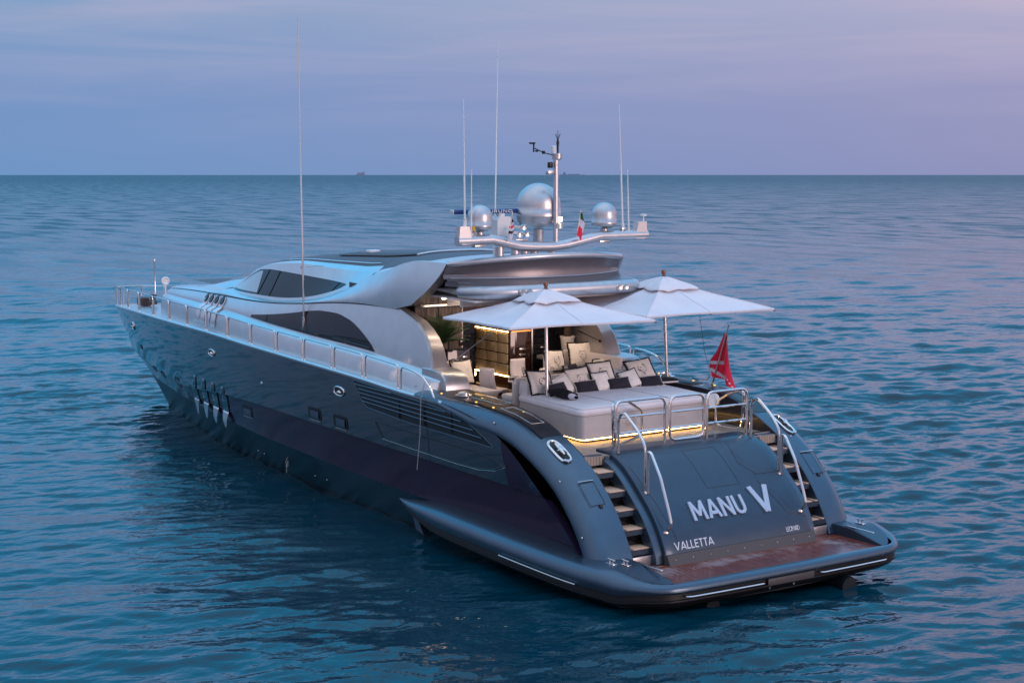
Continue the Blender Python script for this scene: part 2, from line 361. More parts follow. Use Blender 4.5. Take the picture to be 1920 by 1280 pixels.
# superstructure lines
cz = cv([7.9, 8.63, 9.63, 11.4, 12.9, 14.45, 16.05, 17.6, 19.2, 20.4, 23, 26, 28.6], [3.28, 3.33, 3.39, 3.48, 3.52, 3.55, 3.60, 3.65, 3.71, 3.73, 3.72, 3.66, 3.55])
yc = cv([7.9, 16, 20, 24, 27, 28.4, 29.2], [2.75, 2.72, 2.50, 2.00, 1.42, .95, .30])       # coaming outer face
zcr = cv([8, 10.5, 11.8, 13.1, 15.3, 17.2, 18.9, 20.7, 22.7, 24.8, 27, 29], [4.67, 4.67, 4.65, 4.59, 4.40, 4.27, 4.21, 4.18, 4.13, 4.04, 3.90, 3.70])   # crease
zbt = cv([8.18, 8.8, 9.7, 10.3, 11.2, 11.8, 12.3, 13.4, 14.8, 16.4, 17.65, 19.7, 20.9, 22, 25, 29], [5.81, 5.80, 5.73, 5.62, 5.44, 5.33, 5.18, 4.87, 4.56, 4.37, 4.29, 4.28, 4.32, 4.22, 4.10, 3.76])   # top of the belt
ybt = cv([8.18, 10.3, 11.5, 13, 16, 19, 21, 24, 27, 28.5, 29.1], [2.40, 2.38, 2.26, 2.14, 2.10, 2.06, 1.93, 1.55, 1.02, .60, .2])
zrt = cv([8.2, 12.5, 13.3, 15, 16.4, 18.1, 19.2, 21.15, 22.5], [5.75, 5.36, 5.30, 5.30, 5.31, 5.20, 5.02, 4.34, 4.2])           # roof edge
zrc = cv([8.2, 12, 15.9, 18, 20.3, 22.5, 24.6, 29.1], [5.93, 5.80, 5.58, 5.40, 5.10, 4.64, 4.18, 3.80])              # roof centre line
def ysd(x): return yc(x)-.16
def cy(x, z):          # cabin side below the crease
    za = float(cz(x))+.10; zb = float(zcr(x)); t = min(max((z-za)/(zb-za), 0), 1)
    return float(ysd(x))-.16*t**1.4
def uy(x, z):          # upper cabin side
    za = float(zbt(x)); zb = max(float(zrt(x)), za+.02); t = min(max((z-za)/(zb-za), 0), 1)
    return float(ybt(x))-.02-.28*t
# stern arc: top of the stern quarters / transom panel, aft to forward
ARC = np.array([(1.36, .58), (1.42, .72), (1.62, 1.08), (1.88, 1.45), (2.20, 1.80), (2.50, 2.07), (2.80, 2.28), (3.20, 2.50), (3.70, 2.72), (4.25, 2.91), (4.85, 3.02), (5.6, 3.07), (6.5, 3.09), (7.4, 3.10), (8.1, 3.11)])
PAN = np.array([(1.22, .60), (1.26, .78), (1.42, 1.12), (1.68, 1.47), (2.03, 1.80), (2.36, 2.08), (2.64, 2.27), (2.9, 2.38), (3.12, 2.42), (3.45, 2.43)])
# GEO>>

# ------------------------------------------------------------------ sea
def make_sea():
    def axis(a, b, s0, g, far):
        mid = list(np.arange(a, b+1e-6, s0)); lo = []; x = a; s = s0
        while x > -far: s *= (g[0] if abs(x) < 450 else 1.09); x -= s; lo.append(x)
        hi = []; x = b; s = s0
        while x < far: s *= (g[1] if abs(x) < 450 else 1.09); x += s; hi.append(x)
        return np.array(lo[::-1]+mid+hi)
    X = axis(-6, 36, .09, (1.045, 1.0085), 70000); Y = axis(-18, 16, .09, (1.0085, 1.045), 70000)
    sx = np.gradient(X); sy = np.gradient(Y)
    gx, gy = np.meshgrid(X, Y, indexing='ij'); sp = np.maximum(sx[:, None], sy[None, :])
    z = np.zeros_like(gx)
    th0 = YAW+R(12)
    for i in range(84):
        lam = .36*(9/.36)**(rng.random()**1.5); th = th0+rng.normal()*(.55 if i % 3 else .3); k = 2*math.pi/lam
        slope = .0262*(.75+.5*rng.random())*(.85 if lam > 1.6 else 1.2)*(1.0 if lam < 4 else .6)
        ph = rng.random()*6.283
        fd = np.clip((lam/sp-2.6)/2.2, 0, 1)
        p = k*(gx*math.cos(th)+gy*math.sin(th))+ph
        z += fd*slope/k*(np.sin(p)+.18*np.sin(2*p+.6))
    # the lee of the hull lies calmer than the open water to starboard
    lee = np.exp(-(((gx-16)/16)**2+((gy-9)/9)**2)); far = 1/(1+np.exp(-(-gy-2)/5))
    z *= (.72-.30*lee+.50*far)
    ni, nj = gx.shape
    v = np.stack([gx, gy, z], -1).reshape(-1, 3)
    a = (np.arange(ni-1)[:, None]*nj+np.arange(nj-1)[None, :]).reshape(-1)
    f = np.stack([a, a+nj, a+nj+1, a+1], 1)
    me = bpy.data.meshes.new('sea'); me.vertices.add(len(v)); me.vertices.foreach_set('co', v.reshape(-1).astype(np.float32))
    me.loops.add(f.size); me.polygons.add(len(f)); me.loops.foreach_set('vertex_index', f.reshape(-1).astype(np.int32))
    me.polygons.foreach_set('loop_start', (np.arange(len(f))*4).astype(np.int32)); me.polygons.foreach_set('use_smooth', np.ones(len(f), bool))
    me.update(); me.validate(); me.materials.append(M['sea'])
    o = link('sea', me); o['kind'] = 'structure'; return o
sea = make_sea()

# ------------------------------------------------------------------ the yacht
yacht = thing('motor_yacht', 'long motor yacht with dark blue hull and silver upperworks lying on the calm sea', 'yacht')
mirr = lambda p, s: (p[0], s*p[1], p[2])
# hull: both sides in one shell
mb = MB()
for s in (1, -1):
    mb.grid([[mirr(p, s) for p in r] for r in HR], mfun=lambda i, j: 2 if i >= 9 else (3 if i >= 7 else 1 if (4 <= i < 7 or (i < 4 and j < 9)) else 0))
hull = mb.build('hull', ['hull', 'band', 'boot', 'hull_low'], yacht, angle=24)
# gunwale cap and side deck
mb = MB()
for s in (1, -1):
    rows = []
    for x in np.linspace(7.0, 35.0, 80):
        y = float(yg(x)); z = float(gz(x)); w = min(y*.98, .62)
        rows.append([mirr(p, s) for p in ((x, y+.004, z-.05), (x, y+.012, z-.01), (x, y-.02, z+.025), (x, y-.09, z+.028), (x, y-.10, z-.02), (x, max(y-w, 0), z-.02))])
    mb.grid(rows)
mb.build('side_deck', ['silver'], yacht)
# bow deck inside the rail
mb = MB(); mb.grid([[(x, t*max(float(yg(x))-.1, 0.01), float(gz(x))-.03+.03*(1-t*t)) for t in np.linspace(-1, 1, 9)] for x in np.linspace(24, 35.2, 20)])
mb.build('bow_deck', ['silver'], yacht)

# stern quarters: the arc swept from the side deck down to the swim platform
def arcn(A):
    d = np.gradient(A, axis=0); d /= np.linalg.norm(d, axis=1)[:, None]
    return np.stack([d[:, 1], -d[:, 0]], 1)*-1      # outward normal (aft / up)
def resample(A, n):
    s = np.r_[0, np.cumsum(np.linalg.norm(np.diff(A, axis=0), axis=1))]
    fx, fz = cv(s, A[:, 0]), cv(s, A[:, 1]); t = np.linspace(0, s[-1], n); return np.stack([fx(t), fz(t)], 1), t
ARC_S, ARC_T = resample(ARC, 60); ARC_N = arcn(ARC_S)
PAN_S, PAN_T = resample(PAN, 48); PAN_N = arcn(PAN_S)
def on(S_, N_, T_, s, y, n=0):
    x = np.interp(s, T_, S_[:, 0]); z = np.interp(s, T_, S_[:, 1]); nx = np.interp(s, T_, N_[:, 0]); nz = np.interp(s, T_, N_[:, 1])
    return (x+nx*n, y, z+nz*n)
QY = 2.47
for s in (1, -1):
    mb = MB(); rows = []
    for i, (x, z) in enumerate(ARC_S):
        t = ARC_T[i]; f = min(1, max(0, (7.4-x)/1.6)); f = max(f, .0)
        sec = [(QY, -.75), (QY, -.02), (QY+.02, 0), (2.72, .0), (2.92, -.012), (3.06, -.05), (3.17, -.12), (3.245, -.21), (3.285, -.31), (3.29, -.36), (3.275, -.40), (3.20, -.44)]
        r = []
        for y, n in sec:
            if y > 3: n *= (.25+.75*f); 
            q = on(ARC_S, ARC_N, ARC_T, t, y, n)
            q = (q[0], q[1], max(q[2], .3)); r.append(mirr(q, s))
        rows.append(r)
    mb.grid(rows)
    quarter = mb.build('stern_quarter', ['wing'], yacht, angle=40)
    # dark canopy reflection painted as a sheet over the level part, with its hatch
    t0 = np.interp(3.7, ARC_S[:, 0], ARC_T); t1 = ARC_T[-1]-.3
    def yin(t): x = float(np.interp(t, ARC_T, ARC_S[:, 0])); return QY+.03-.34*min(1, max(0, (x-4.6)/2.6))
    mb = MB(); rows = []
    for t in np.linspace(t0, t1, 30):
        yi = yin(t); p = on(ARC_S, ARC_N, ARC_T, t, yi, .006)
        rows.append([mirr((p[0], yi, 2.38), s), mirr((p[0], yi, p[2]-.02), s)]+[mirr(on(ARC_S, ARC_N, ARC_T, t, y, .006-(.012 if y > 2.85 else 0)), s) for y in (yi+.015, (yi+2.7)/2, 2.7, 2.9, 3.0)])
    mb.grid(rows); mb.build('dark_reflection_sheet', ['wingdark'], quarter)
    for ta, tb, ya, yb in ((4.2, 5.3, 2.58, 2.88), (5.7, 6.7, 2.36, 2.70)):
        ta, tb = (np.interp(v, ARC_S[:, 0], ARC_T) for v in (ta, tb))
        pts = [mirr(on(ARC_S, ARC_N, ARC_T, t, y, .010), s) for t, y in ((ta, ya), (ta, yb), ((ta+tb)/2, yb), (tb, yb), (tb, ya), ((ta+tb)/2, ya))]
        mb = MB(); mb.tube(pts, .006, 4, closed=True); mb.build('hatch_seam', ['steel'], quarter)
    # small flush hatch low on the quarter: seam, drip rail, latch
    ta, tb = 1.23, 1.66
    ta, tb = ARC_T[np.argmin(abs(ARC_S[:, 1]-1.62))], ARC_T[np.argmin(abs(ARC_S[:, 1]-2.0))]
    pts = [mirr(on(ARC_S, ARC_N, ARC_T, t, y, .003), s) for t, y in ((ta, 2.66), (ta, 2.99), ((ta+tb)/2, 3.0), (tb, 3.0), (tb, 2.66), ((ta+tb)/2, 2.66))]
    mb = MB(); mb.tube(pts, .007, 4, closed=True); mb.build('hatch_seam', ['black'], quarter)
    mb = MB(); mb.tube([mirr(on(ARC_S, ARC_N, ARC_T, tb+.03, y, .012), s) for y in (2.66, 2.85, 3.01)], .011, 6); mb.build('drip_rail', ['chrome'], quarter)
    mb = MB(); mb.box(mirr(on(ARC_S, ARC_N, ARC_T, ta-.05, 2.78, .0), s), (.05, .06, .10), bev=.01); mb.build('latch', ['black'], quarter)
    # oval mooring fairlead
    tf = ARC_T[np.argmin(abs(ARC_S[:, 1]-2.52))]
    mb = MB(); ring = []; hole = []
    for a in np.linspace(0, 2*math.pi, 28, endpoint=False):
        ca, sa = math.cos(a), math.sin(a); ex = abs(ca)**.7*np.sign(ca); ey = abs(sa)**.7*np.sign(sa)
        ring.append(mirr(on(ARC_S, ARC_N, ARC_T, tf+.33*ex, 2.90+.12*ey, .022-.03*(2.90+.12*ey > 2.98)), s)); hole.append(mirr(on(ARC_S, ARC_N, ARC_T, tf+.30*ex, 2.90+.10*ey, .012-.02*(2.90+.10*ey > 2.97)), s))
    mb.tube(ring, .028, 8, closed=True); fl = mb.build('fairlead', ['chrome'], quarter)
    mb = MB(); mb.poly(hole); mb.build('fairlead_pocket', ['black'], quarter)
    mb = MB(); mb.tube([mirr(on(ARC_S, ARC_N, ARC_T, tf+d, 2.90, n), s) for d, n in ((0.02, .0), (0.0, .06), (-.02, .09))], [.05, .038, .06], 10); mb.tube([mirr(on(ARC_S, ARC_N, ARC_T, tf+d, 2.90, .06), s) for d in (-.18, -.06, .06, .18)], [.02, .035, .035, .02], 8); mb.build('mooring_bollard', ['chrome'], quarter)
    for tt, y in ((ARC_T[np.argmin(abs(ARC_S[:, 1]-2.2))], 3.2), (ARC_T[np.argmin(abs(ARC_S[:, 1]-1.3))], 3.27), (ARC_T[np.argmin(abs(ARC_S[:, 0]-5))], 3.24)):
        mb = MB(); mb.lathe([(0, .0), (.028, 0), (.03, .01), (.02, .02), (0, .022)], 10, mirr(on(ARC_S, ARC_N, ARC_T, tt, y, -.19 if y < 3.25 else -.25), s), axis='y'); mb.build('quarter_stud', ['chrome'], quarter)
    # inner wall of the cockpit bulwark
    mb = MB(); A = ARC_S[ARC_S[:, 0] > 2.95]
    mb.grid([[mirr((x, QY-.004, 2.30), s), mirr((x, QY-.004, (z+2.3)/2), s), mirr((x, QY-.004, z-.01), s)] for x, z in A]); mb.build('bulwark_lining', ['wingdark'], yacht)

# swim platform: collar tube round the stern and along the sides
OUT = [(9.05, 3.12), (8.8, 3.20), (8.2, 3.34), (7, 3.48), (5.2, 3.60), (3.4, 3.68), (2.2, 3.70), (1.4, 3.66), (.85, 3.55), (.50, 3.42), (.22, 3.22), (.02, 2.98), (-.09, 2.74), (-.14, 2.3), (-.165, 1.7), (-.18, .9), (-.185, 0)]
def outline():
    P = np.array(OUT); s = np.r_[0, np.cumsum(np.linalg.norm(np.diff(P, axis=0), axis=1))]; fx, fy = cv(s, P[:, 0]), cv(s, P[:, 1]); t = np.r_[np.linspace(0, 1.2, 10), np.linspace(1.4, s[-1], 60)]
    q = np.stack([fx(t), fy(t)], 1); return np.r_[q, (q*[1, -1])[::-1][1:]]
OL = outline(); d = np.gradient(OL, axis=0); d /= np.linalg.norm(d, axis=1)[:, None]; ON = np.stack([-d[:, 1], d[:, 0]], 1)
if ON[len(ON)//2][0] > 0: ON = -ON
def collar_top(x): return .60+.17*min(1, max(0, (x-.05)/.9))
rows = []
for (x, y), (nx, ny) in zip(OL, ON):
    zt = collar_top(x); k = min(1, max(0, (9.05-x)/2.6)); k = math.sin(k*math.pi/2); hh = .04+.96*k
    sd = min(1, max(0, (x+.05)/.95)); sd = sd*sd*(3-2*sd)          # 0 along the stern, 1 along the sides
    ww = .70*sd+(1-sd)*max(.10, (.0-x)/max(-nx, .5)+.02) if x < .9 else .70
    r = []; hs = .45+.55*sd; wf = .35+.65*sd
    for off, z in [(-ww, zt-.02), (-ww, zt), (-.36*wf if ww > .36*wf else -ww+.001, zt+.002), (-.22*wf if ww > .22*wf else -ww+.002, zt-.012*hs), (-.10*wf, zt-.055*hs), (-.03*wf, zt-.13*hs), (0, zt-.22*hs), (.0, zt-.28*hs), (-.02, zt-.34*hs), (-.035, zt-.385*hs), (-.07, zt-.40*hs), (-.07, zt-.40*hs-.10), (-.03, zt-.40*hs-.11), (-.03, zt-.40*hs-.135), (-.06, zt-.40*hs-.145), (-.10, zt-.40*hs-.20), (-.30, .10 if x < 3 else zt-.66), (-.7, .06 if x < 3 else zt-.70)]:
        zz = .58+(z-.58)*hh*1.0 if x > 3 else z
        zz = zz-max(0, x-3)*.0+.0
        r.append((x+nx*off*(hh if x > 3 else 1), y+ny*off*(hh if x > 3 else 1), zz))
    rows.append(r)
mb = MB(); mb.grid(rows, mfun=lambda i, j: 1 if j >= 10 else 0)
platform = mb.build('swim_platform', ['wing', 'black'], yacht, angle=35)
# ledges beside the teak, hull closure below, teak
oy = cv([-.09, .02, .22, .50, .85, 1.4, 3.4], [2.74, 2.98, 3.22, 3.42, 3.55, 3.66, 3.68])
for s in (1, -1):
    mb = MB(); rows = []
    for x in np.r_[np.linspace(.06, 1.0, 12), np.linspace(1.2, 3.2, 6)]:
        z = collar_top(x)-.005; yo = max(float(oy(x))-.30, 2.66); rows.append([mirr(p, s) for p in ((x, 2.60, .45), (x, 2.60, z-.015), (x, 2.615, z), ((x), (2.6+yo)/2, z), (x, yo, z), (x, yo+.02, z-.03))])
    mb.grid(rows); mb.poly(rows[0]); mb.build('platform_ledge', ['wingdark2'], platform)
mb = MB(); mb.prism([(1.9, -3.3, .10), (1.9, 3.3, .10), (.75, 3.3, .10), (.3, 2.75, .10), (.16, 2.0, .10), (.06, 0, .10), (.16, -2.0, .10), (.3, -2.75, .10), (.75, -3.3, .10)], (0, 0, .31)); mb.build('platform_base', ['boot'], platform)
mb = MB(); mb.prism([(0, -2.6, .43), (1.6, -2.6, .43), (1.6, 2.6, .43), (0, 2.6, .43)], (0, 0, .13)); mb.build('platform_teak', ['teakwet'], platform)
for xb in (1.14, .10):
    mb = MB(); mb.box((xb, 0, .5625), (.085, 5.1, .006)); mb.build('teak_margin', ['wood'], platform)
mb = MB(); mb.tube([(0.0, -2.6, .565), (0.0, 2.6, .565)], .018, 6); mb.build('teak_border', ['wood'], platform)
for s in (1, -1):        # folding cleats and rubbing strips on the ledges
    for x, y in ((1.05, 2.95), (1.25, 3.12)) if s > 0 else ((1.1, 3.05),):
        mb = MB(); mb.box((x, s*y, .775), (.24, .09, .014), bev=.006)
        for dx in (-.05, .05): mb.tube([(x+dx, s*y, .775), (x+dx, s*y, .85)], .014, 8)
        mb.tube([(x-.10, s*y, .85), (x+.10, s*y, .85)], .012, 8); mb.build('mooring_cleat', ['chrome'], platform)
    mb = MB(); mb.box((.72, s*2.66, .772), (.75, .05, .018), bev=.006, rz=s*.0); mb.build('ledge_strip', ['steel'], platform)
    # grab bars on the aft face
    a = np.array([(-.155, s*.75), (-.14, s*1.7), (-.115, s*2.42)]); mb = MB()
    pts = [(-.06, s*.70, .385), (-.20, s*.72, .385)]+[(x-.09, y, .385) for x, y in a]+[(-.16, s*2.50, .385), (-.03, s*2.50, .385)]
    mb.tube(fillet(pts, .08), .016, 8); mb.build('grab_bar', ['chrome'], platform)
mb = MB(); mb.box((-.155, 0, .36), (.03, 1.15, .13), bev=.008); mb.build('ladder_locker', ['skirt'], platform)
for y in (.5, -.1): 
    mb = MB(); mb.lathe([(0, 0), (.022, 0), (.022, .02), (0, .02)], 10, (-.125, y, .24), axis='x'); mb.build('deck_drain', ['chrome'], platform)
# side groove on the sponson, spray fin and exhausts below
for s in (1, -1):
    mb = MB(); pts = []
    for (x, y), (nx, ny) in zip(OL[:70], ON[:70]):
        if 1.6 < x < 4.3: pts.append((x+nx*.0, s*(y+.004), collar_top(x)-.385))
    mb.tube(pts, .016, 6); mb.build('sponson_trim', ['steel'], platform)
    mb = MB(); mb.lathe([(.0, -.9), (.19, -.9), (.20, -.85), (.20, .3), (0, .3)], 20, (.72, s*1.5, -.02) if s < 0 else (1.2, 1.5, -.12), axis='x'); mb.build('exhaust_pipe', ['boot'], platform)
    mb = MB(); mb.prism([(8.35, s*2.95, .02), (8.55, s*2.95, .46), (8.45, s*2.95, .47), (8.0, s*2.95, -.05)], (0, s*.16, 0)); mb.build('spray_fin', ['wing'], hull)

# transom panel
mb = MB(); rows = []
for i, t in enumerate(PAN_T):
    rows.append([on(PAN_S, PAN_N, PAN_T, t, y, n) for y, n in [(1.86, -.35), (1.86, -.05), (1.85, -.015), (1.82, 0)]+[(y, 0) for y in np.linspace(1.6, -1.6, 9)]+[(-1.82, 0), (-1.85, -.015), (-1.86, -.05), (-1.86, -.35)]])
mb.grid(rows); transom = mb.build('transom_panel', ['navy'], yacht, angle=40)
mb = MB(); mb.prism([(1.10, -1.86, .565), (1.30, -1.86, .565), (1.30, -1.86, .75), (1.20, -1.86, .75)], (0, 3.72, 0)); skirt = mb.build('rubber_skirt', ['skirt'], transom)
for y in np.linspace(-1.7, 1.7, 9):
    mb = MB(); mb.lathe([(0, 0), (.018, 0), (.016, -.012), (0, -.014)], 10, (1.148, y, .66), axis='x'); mb.build('skirt_bolt', ['chrome'], skirt)
def seam(parent, pts, r=.006, m='black', closed=True):
    q = []
    P = list(pts)+([pts[0]] if closed else [])
    for a, b in zip(P[:-1], P[1:]):
        for k in range(8): q.append((a[0]+(b[0]-a[0])*k/8, a[1]+(b[1]-a[1])*k/8))
    if not closed: q.append(P[-1])
    mb = MB(); mb.tube([on(PAN_S, PAN_N, PAN_T, t, y, .000) for t, y in q], r, 4, closed=closed); return mb.build('panel_seam', [m], parent)
ps = lambda z: float(np.interp(z, PAN_S[:, 1], PAN_T))
seam(transom, [(ps(1.72), .27), (ps(1.72), -.55), (ps(2.33), -.55), (ps(2.33), .27)])
seam(transom, [(ps(2.36), -.95), (ps(2.05), -.82), (ps(1.83), -1.1), (ps(1.83), -1.82)], closed=False)
seam(transom, [(ps(1.72), -1.0), (ps(1.15), -1.35), (ps(1.02), -1.82)], closed=False)
seam(transom, [(ps(2.2), 1.75), (ps(1.4), 1.62), (ps(.95), 1.50)], closed=False)
# lettering built from strokes on the curved panel: u runs to starboard, v up the panel
def strokes(ch):
    return {'M': (1.02, [[(.09, 0), (.14, 1)], [(.14, .97), (.51, .22)], [(.51, .22), (.88, .97)], [(.88, 1), (.93, 0)]]), 'A': (.92, [[(.08, 0), (.46, .97)], [(.46, .97), (.84, 0)], [(.22, .27), (.70, .27)]]),
            'N': (.86, [[(.10, 0), (.10, 1)], [(.12, .93), (.74, .07)], [(.76, 0), (.76, 1)]]),
            'U': (.80, [[(.10, 1), (.10, .36), (.14, .20), (.25, .10), (.40, .07), (.55, .10), (.66, .20), (.70, .36), (.70, 1)]]), 'V': (.92, [[(.08, 1), (.46, .03)], [(.46, .03), (.84, 1)]]),
            'L': (.58, [[(.08, 0), (.08, 1)], [(.02, .07), (.52, .07)]]), 'E': (.62, [[(.08, 0), (.08, 1)], [(.08, .07), (.54, .07)], [(.08, .52), (.50, .52)], [(.08, .93), (.54, .93)]]),
            'T': (.66, [[(.33, 0), (.33, .97)], [(.04, .93), (.62, .93)]]), 'O': (.92, [[(.46+.37*math.cos(a), .5+.44*math.sin(a)) for a in np.linspace(0, 2*math.pi, 25)]]),
            'P': (.64, [[(.09, 0), (.09, 1)], [(.09, .93), (.36, .93), (.50, .86), (.54, .72), (.50, .57), (.36, .50), (.09, .50)]]), 'R': (.68, [[(.09, 0), (.09, 1)], [(.09, .93), (.36, .93), (.50, .86), (.54, .72), (.50, .57), (.36, .50), (.09, .50)], [(.30, .50), (.60, 0)]]),
            'D': (.80, [[(.09, 0), (.09, 1)], [(.09, .93), (.34, .93), (.56, .82), (.68, .62), (.68, .38), (.56, .18), (.34, .07), (.09, .07)]]), 'F': (.58, [[(.08, 0), (.08, 1)], [(.08, .50), (.48, .50)], [(.08, .93), (.52, .93)]])}[ch]
def letter(ch, u0, v0, h, w, fn, depth, z0=.004, wide=1):
    mb = MB(); adv, st = strokes(ch); k = 0
    for line in st:
        line = [(a*wide, b) for a, b in line]; P = np.array(line); closed = len(P) > 4 and np.allclose(P[0], P[-1])
        n = len(P); d = np.gradient(P, axis=0)
        if closed: d[0] = d[-1] = P[1]-P[-2]
        d /= np.linalg.norm(d, axis=1)[:, None]; nn = np.stack([-d[:, 1], d[:, 0]], 1)*w/2; k += 1
        Lq = P+nn; Rq = P-nn
        for Q in (Lq, Rq): Q[:, 1] = np.clip(Q[:, 1], 0, 1)
        tp = z0+depth+k*.0008
        for i in range(n-1):
            quad = [Lq[i], Rq[i], Rq[i+1], Lq[i+1]]
            bot = [fn(u0+q[0]*h, v0+q[1]*h, z0) for q in quad]; top = [fn(u0+q[0]*h, v0+q[1]*h, tp) for q in quad]
            mb.add(bot+top, [(4, 5, 6, 7), (0, 1, 5, 4), (1, 2, 6, 5), (2, 3, 7, 6), (3, 0, 4, 7)])
    return mb, adv*h*wide
def write(text, u0, v0, h, w, fn, depth, name, m, parent, gap=.0, wide=1):
    u = u0
    for ch in text:
        if ch == ' ': u += h*.35; continue
        mb, adv = letter(ch, u, v0, h, w, fn, depth, wide=wide); mb.build(name, [m], parent, smooth=False, merge=0); u += adv+gap
    return u
pfn = lambda u, v, n: on(PAN_S, PAN_N, PAN_T, v, -u, n)
v0 = ps(1.235)
ue = write('MANU', -.97, v0, .40, .165, pfn, .035, 'name_letter', 'letter', transom, gap=.038, wide=.855)
write('V', .63, v0-.05, .60, .20, pfn, .035, 'name_letter', 'letter', transom, wide=.90)
write('VALLETTA', -1.62, ps(.80), .155, .15, pfn, .004, 'port_letter', 'lettwhite', transom, gap=.008)
write('LEOPARD', 1.20, ps(.80), .095, .12, pfn, .003, 'builder_letter', 'lettwhite', transom, gap=-.008, wide=.82)

# stairs either side
TR = [(2.65, 2.14), (2.29, 1.83), (2.00, 1.52), (1.73, 1.21), (1.53, .88)]
for s in (1, -1):
    mb = MB()
    mb.prism([mirr(p, s) for p in ((1.45, 1.90, .55), (3.3, 1.90, .55), (3.3, 1.90, 2.36), (3.0, 1.90, 2.36))], (0, s*.10, 0))    # inner side wall
    mb.prism([mirr(p, s) for p in ((3.06, 2.0, .55), (3.4, 2.0, .55), (3.4, 2.0, 2.38), (3.06, 2.0, 2.38))], (0, s*.48, 0))
    stair = mb.build('boarding_stair', ['blackgloss'], yacht, smooth=False)
    prev = 3.05
    for k, (x, z) in enumerate(TR):
        x2 = TR[k-1][0] if k else 3.07
        mb = MB(); mb.box(((x+x2)/2+.06, s*2.245, z-.02), (x2-x+.14, .44, .03)); mb.build('tread', ['treadwood'], stair, smooth=False)
        mb = MB(); mb.box((x-.012, s*2.245, z-.068), (.05, .46, .10)); mb.build('nosing', ['navy'], stair, smooth=False)
        mb = MB(); mb.box((x2+.10, s*2.245, z+.12), (.02, .46, .30)); mb.build('riser', ['blackgloss' if k else 'taupe'], stair)
        mb = MB(); mb.lathe([(0, 0), (.02, 0), (.018, .008), (0, .008)], 8, (x+.16, s*2.006, z+.09), axis='y'); mb.build('step_light', ['chrome'], stair)
    mb = MB(); mb.box((1.47, s*2.245, .65), (.05, .46, .18), bev=.01); mb.build('kick_plate', ['taupe'], stair)
    mb = MB(); mb.box((3.16, s*2.24, 2.365), (.22, .47, .05), bev=.01); mb.build('nosing', ['navy'], stair)
    # coaming strip closing the inner edge between stair and panel
    mb = MB(); mb.grid([[mirr(on(PAN_S, PAN_N, PAN_T, t, 1.865, -.09), s), mirr(on(PAN_S, PAN_N, PAN_T, t, 2.02, -.09), s), mirr(on(PAN_S, PAN_N, PAN_T, t, 2.035, -.11), s), mirr(on(PAN_S, PAN_N, PAN_T, t, 2.035, -.35), s)] for t in PAN_T]); mb.build('stair_stringer', ['wing'], stair)

# cockpit deck and superstructure
mb = MB(); mb.prism([(3.0, -QY, 2.20), (13.5, -QY, 2.20), (13.5, QY, 2.20), (3.0, QY, 2.20)], (0, 0, .17)); cockpit = mb.build('cockpit_deck', ['teak'], yacht)
xs_ = np.r_[np.linspace(7.95, 26.5, 80), np.linspace(26.7, 29.1, 14)]
for s in (1, -1):
    mb = MB(); rows = []
    for x in xs_:
        y = float(yc(x)); z = float(cz(x)); zd = float(gz(x))-.03
        rows.append([mirr(p, s) for p in ((x, y+.06, zd), (x, y+.04, z-.20), (x, y, z-.06), (x, y-.012, z-.02), (x, y-.03, z), (x, y-.15, z+.075), (x, max(y-.16, .0), z+.10))])
    mb.grid(rows); mb.poly([rows[0][i] for i in range(7)]+[mirr((7.95, 2.45, 3.38), s), mirr((7.95, 2.45, 2.9), s)])
    mb.build('side_coaming', ['silver'], yacht, angle=28)
def arch_z(x):     # aft outline of the cabin side: the arch sweeping down to the block
    return float(np.interp(x, [8.5, 8.62, 8.75, 8.9, 9.15, 9.46, 10.03, 10.5], [3.42, 3.75, 3.98, 4.14, 4.32, 4.47, 4.62, 4.75]))
for s in (1, -1):
    mb = MB(); rows = []
    for x in np.r_[np.linspace(8.5, 10.5, 26), np.linspace(10.7, 29.1, 80)]:
        z0 = float(cz(x))+.09; zc_ = min(float(zcr(x)), arch_z(x)) if x < 10.5 else float(zcr(x))
        r = []
        for t in np.linspace(0, 1, 9):
            z = z0+(zc_-z0)*t; r.append(mirr((x, max(cy(x, z), .0), z), s))
        r.append(mirr((x, max(cy(x, zc_)-.10, 0), zc_+.02), s))
        rows.append(r)
    mb.grid(rows); cab = mb.build('cabin_side', ['silver'], yacht, angle=30)
    # taupe reveal of the arch
    mb = MB(); A = [(x, arch_z(x)) for x in np.linspace(8.5, 10.5, 26)]
    mb.grid([[mirr((x-.0, cy(x, z)+.004, z+.004), s), mirr((x-.06, cy(x, z)-.03, z+.0), s), mirr((x-.05, 2.18, z-.03), s), mirr((x+.1, 2.16, z-.10), s)] for x, z in A]); mb.build('arch_reveal', ['taupe'], cab)
    mb = MB(); mb.grid([[mirr((x+.05, cy(x, z)+.012, z+.03), s), mirr((x-.012, cy(x, z)+.012, z+.004), s), mirr((x-.035, cy(x, z)-.06, z), s), mirr((x-.045, cy(x, z)-.13, z-.006), s)] for x, z in A]); mb.build('arch_edge', ['silver'], cab)
    mb = MB(); mb.grid([[mirr((x+.02, 2.165, 2.38), s), mirr((x+.02, 2.165, (z+2.38)/2), s), mirr((x+.02, 2.165, z-.06), s)] for x, z in A]); mb.build('arch_lining', ['taupe'], cab)
    # rounded block closing the coaming
    P = [(8.75, 3.50), (8.2, 3.50), (7.98, 3.47), (7.83, 3.38), (7.74, 3.24), (7.71, 3.06), (7.71, 2.38)]; P = [tuple(p) for p in fillet([(a, 0, b) for a, b in P], .08, 3)]
    mb = MB(); mb.grid([[mirr((p[0], y, p[2]+dz), s) for y, dz in ((2.70, -.35), (2.70, -.015), (2.685, 0), (2.12, 0), (2.10, -.015), (2.10, -.35))] for p in P]); mb.build('coaming_block', ['dome'], yacht, angle=40)

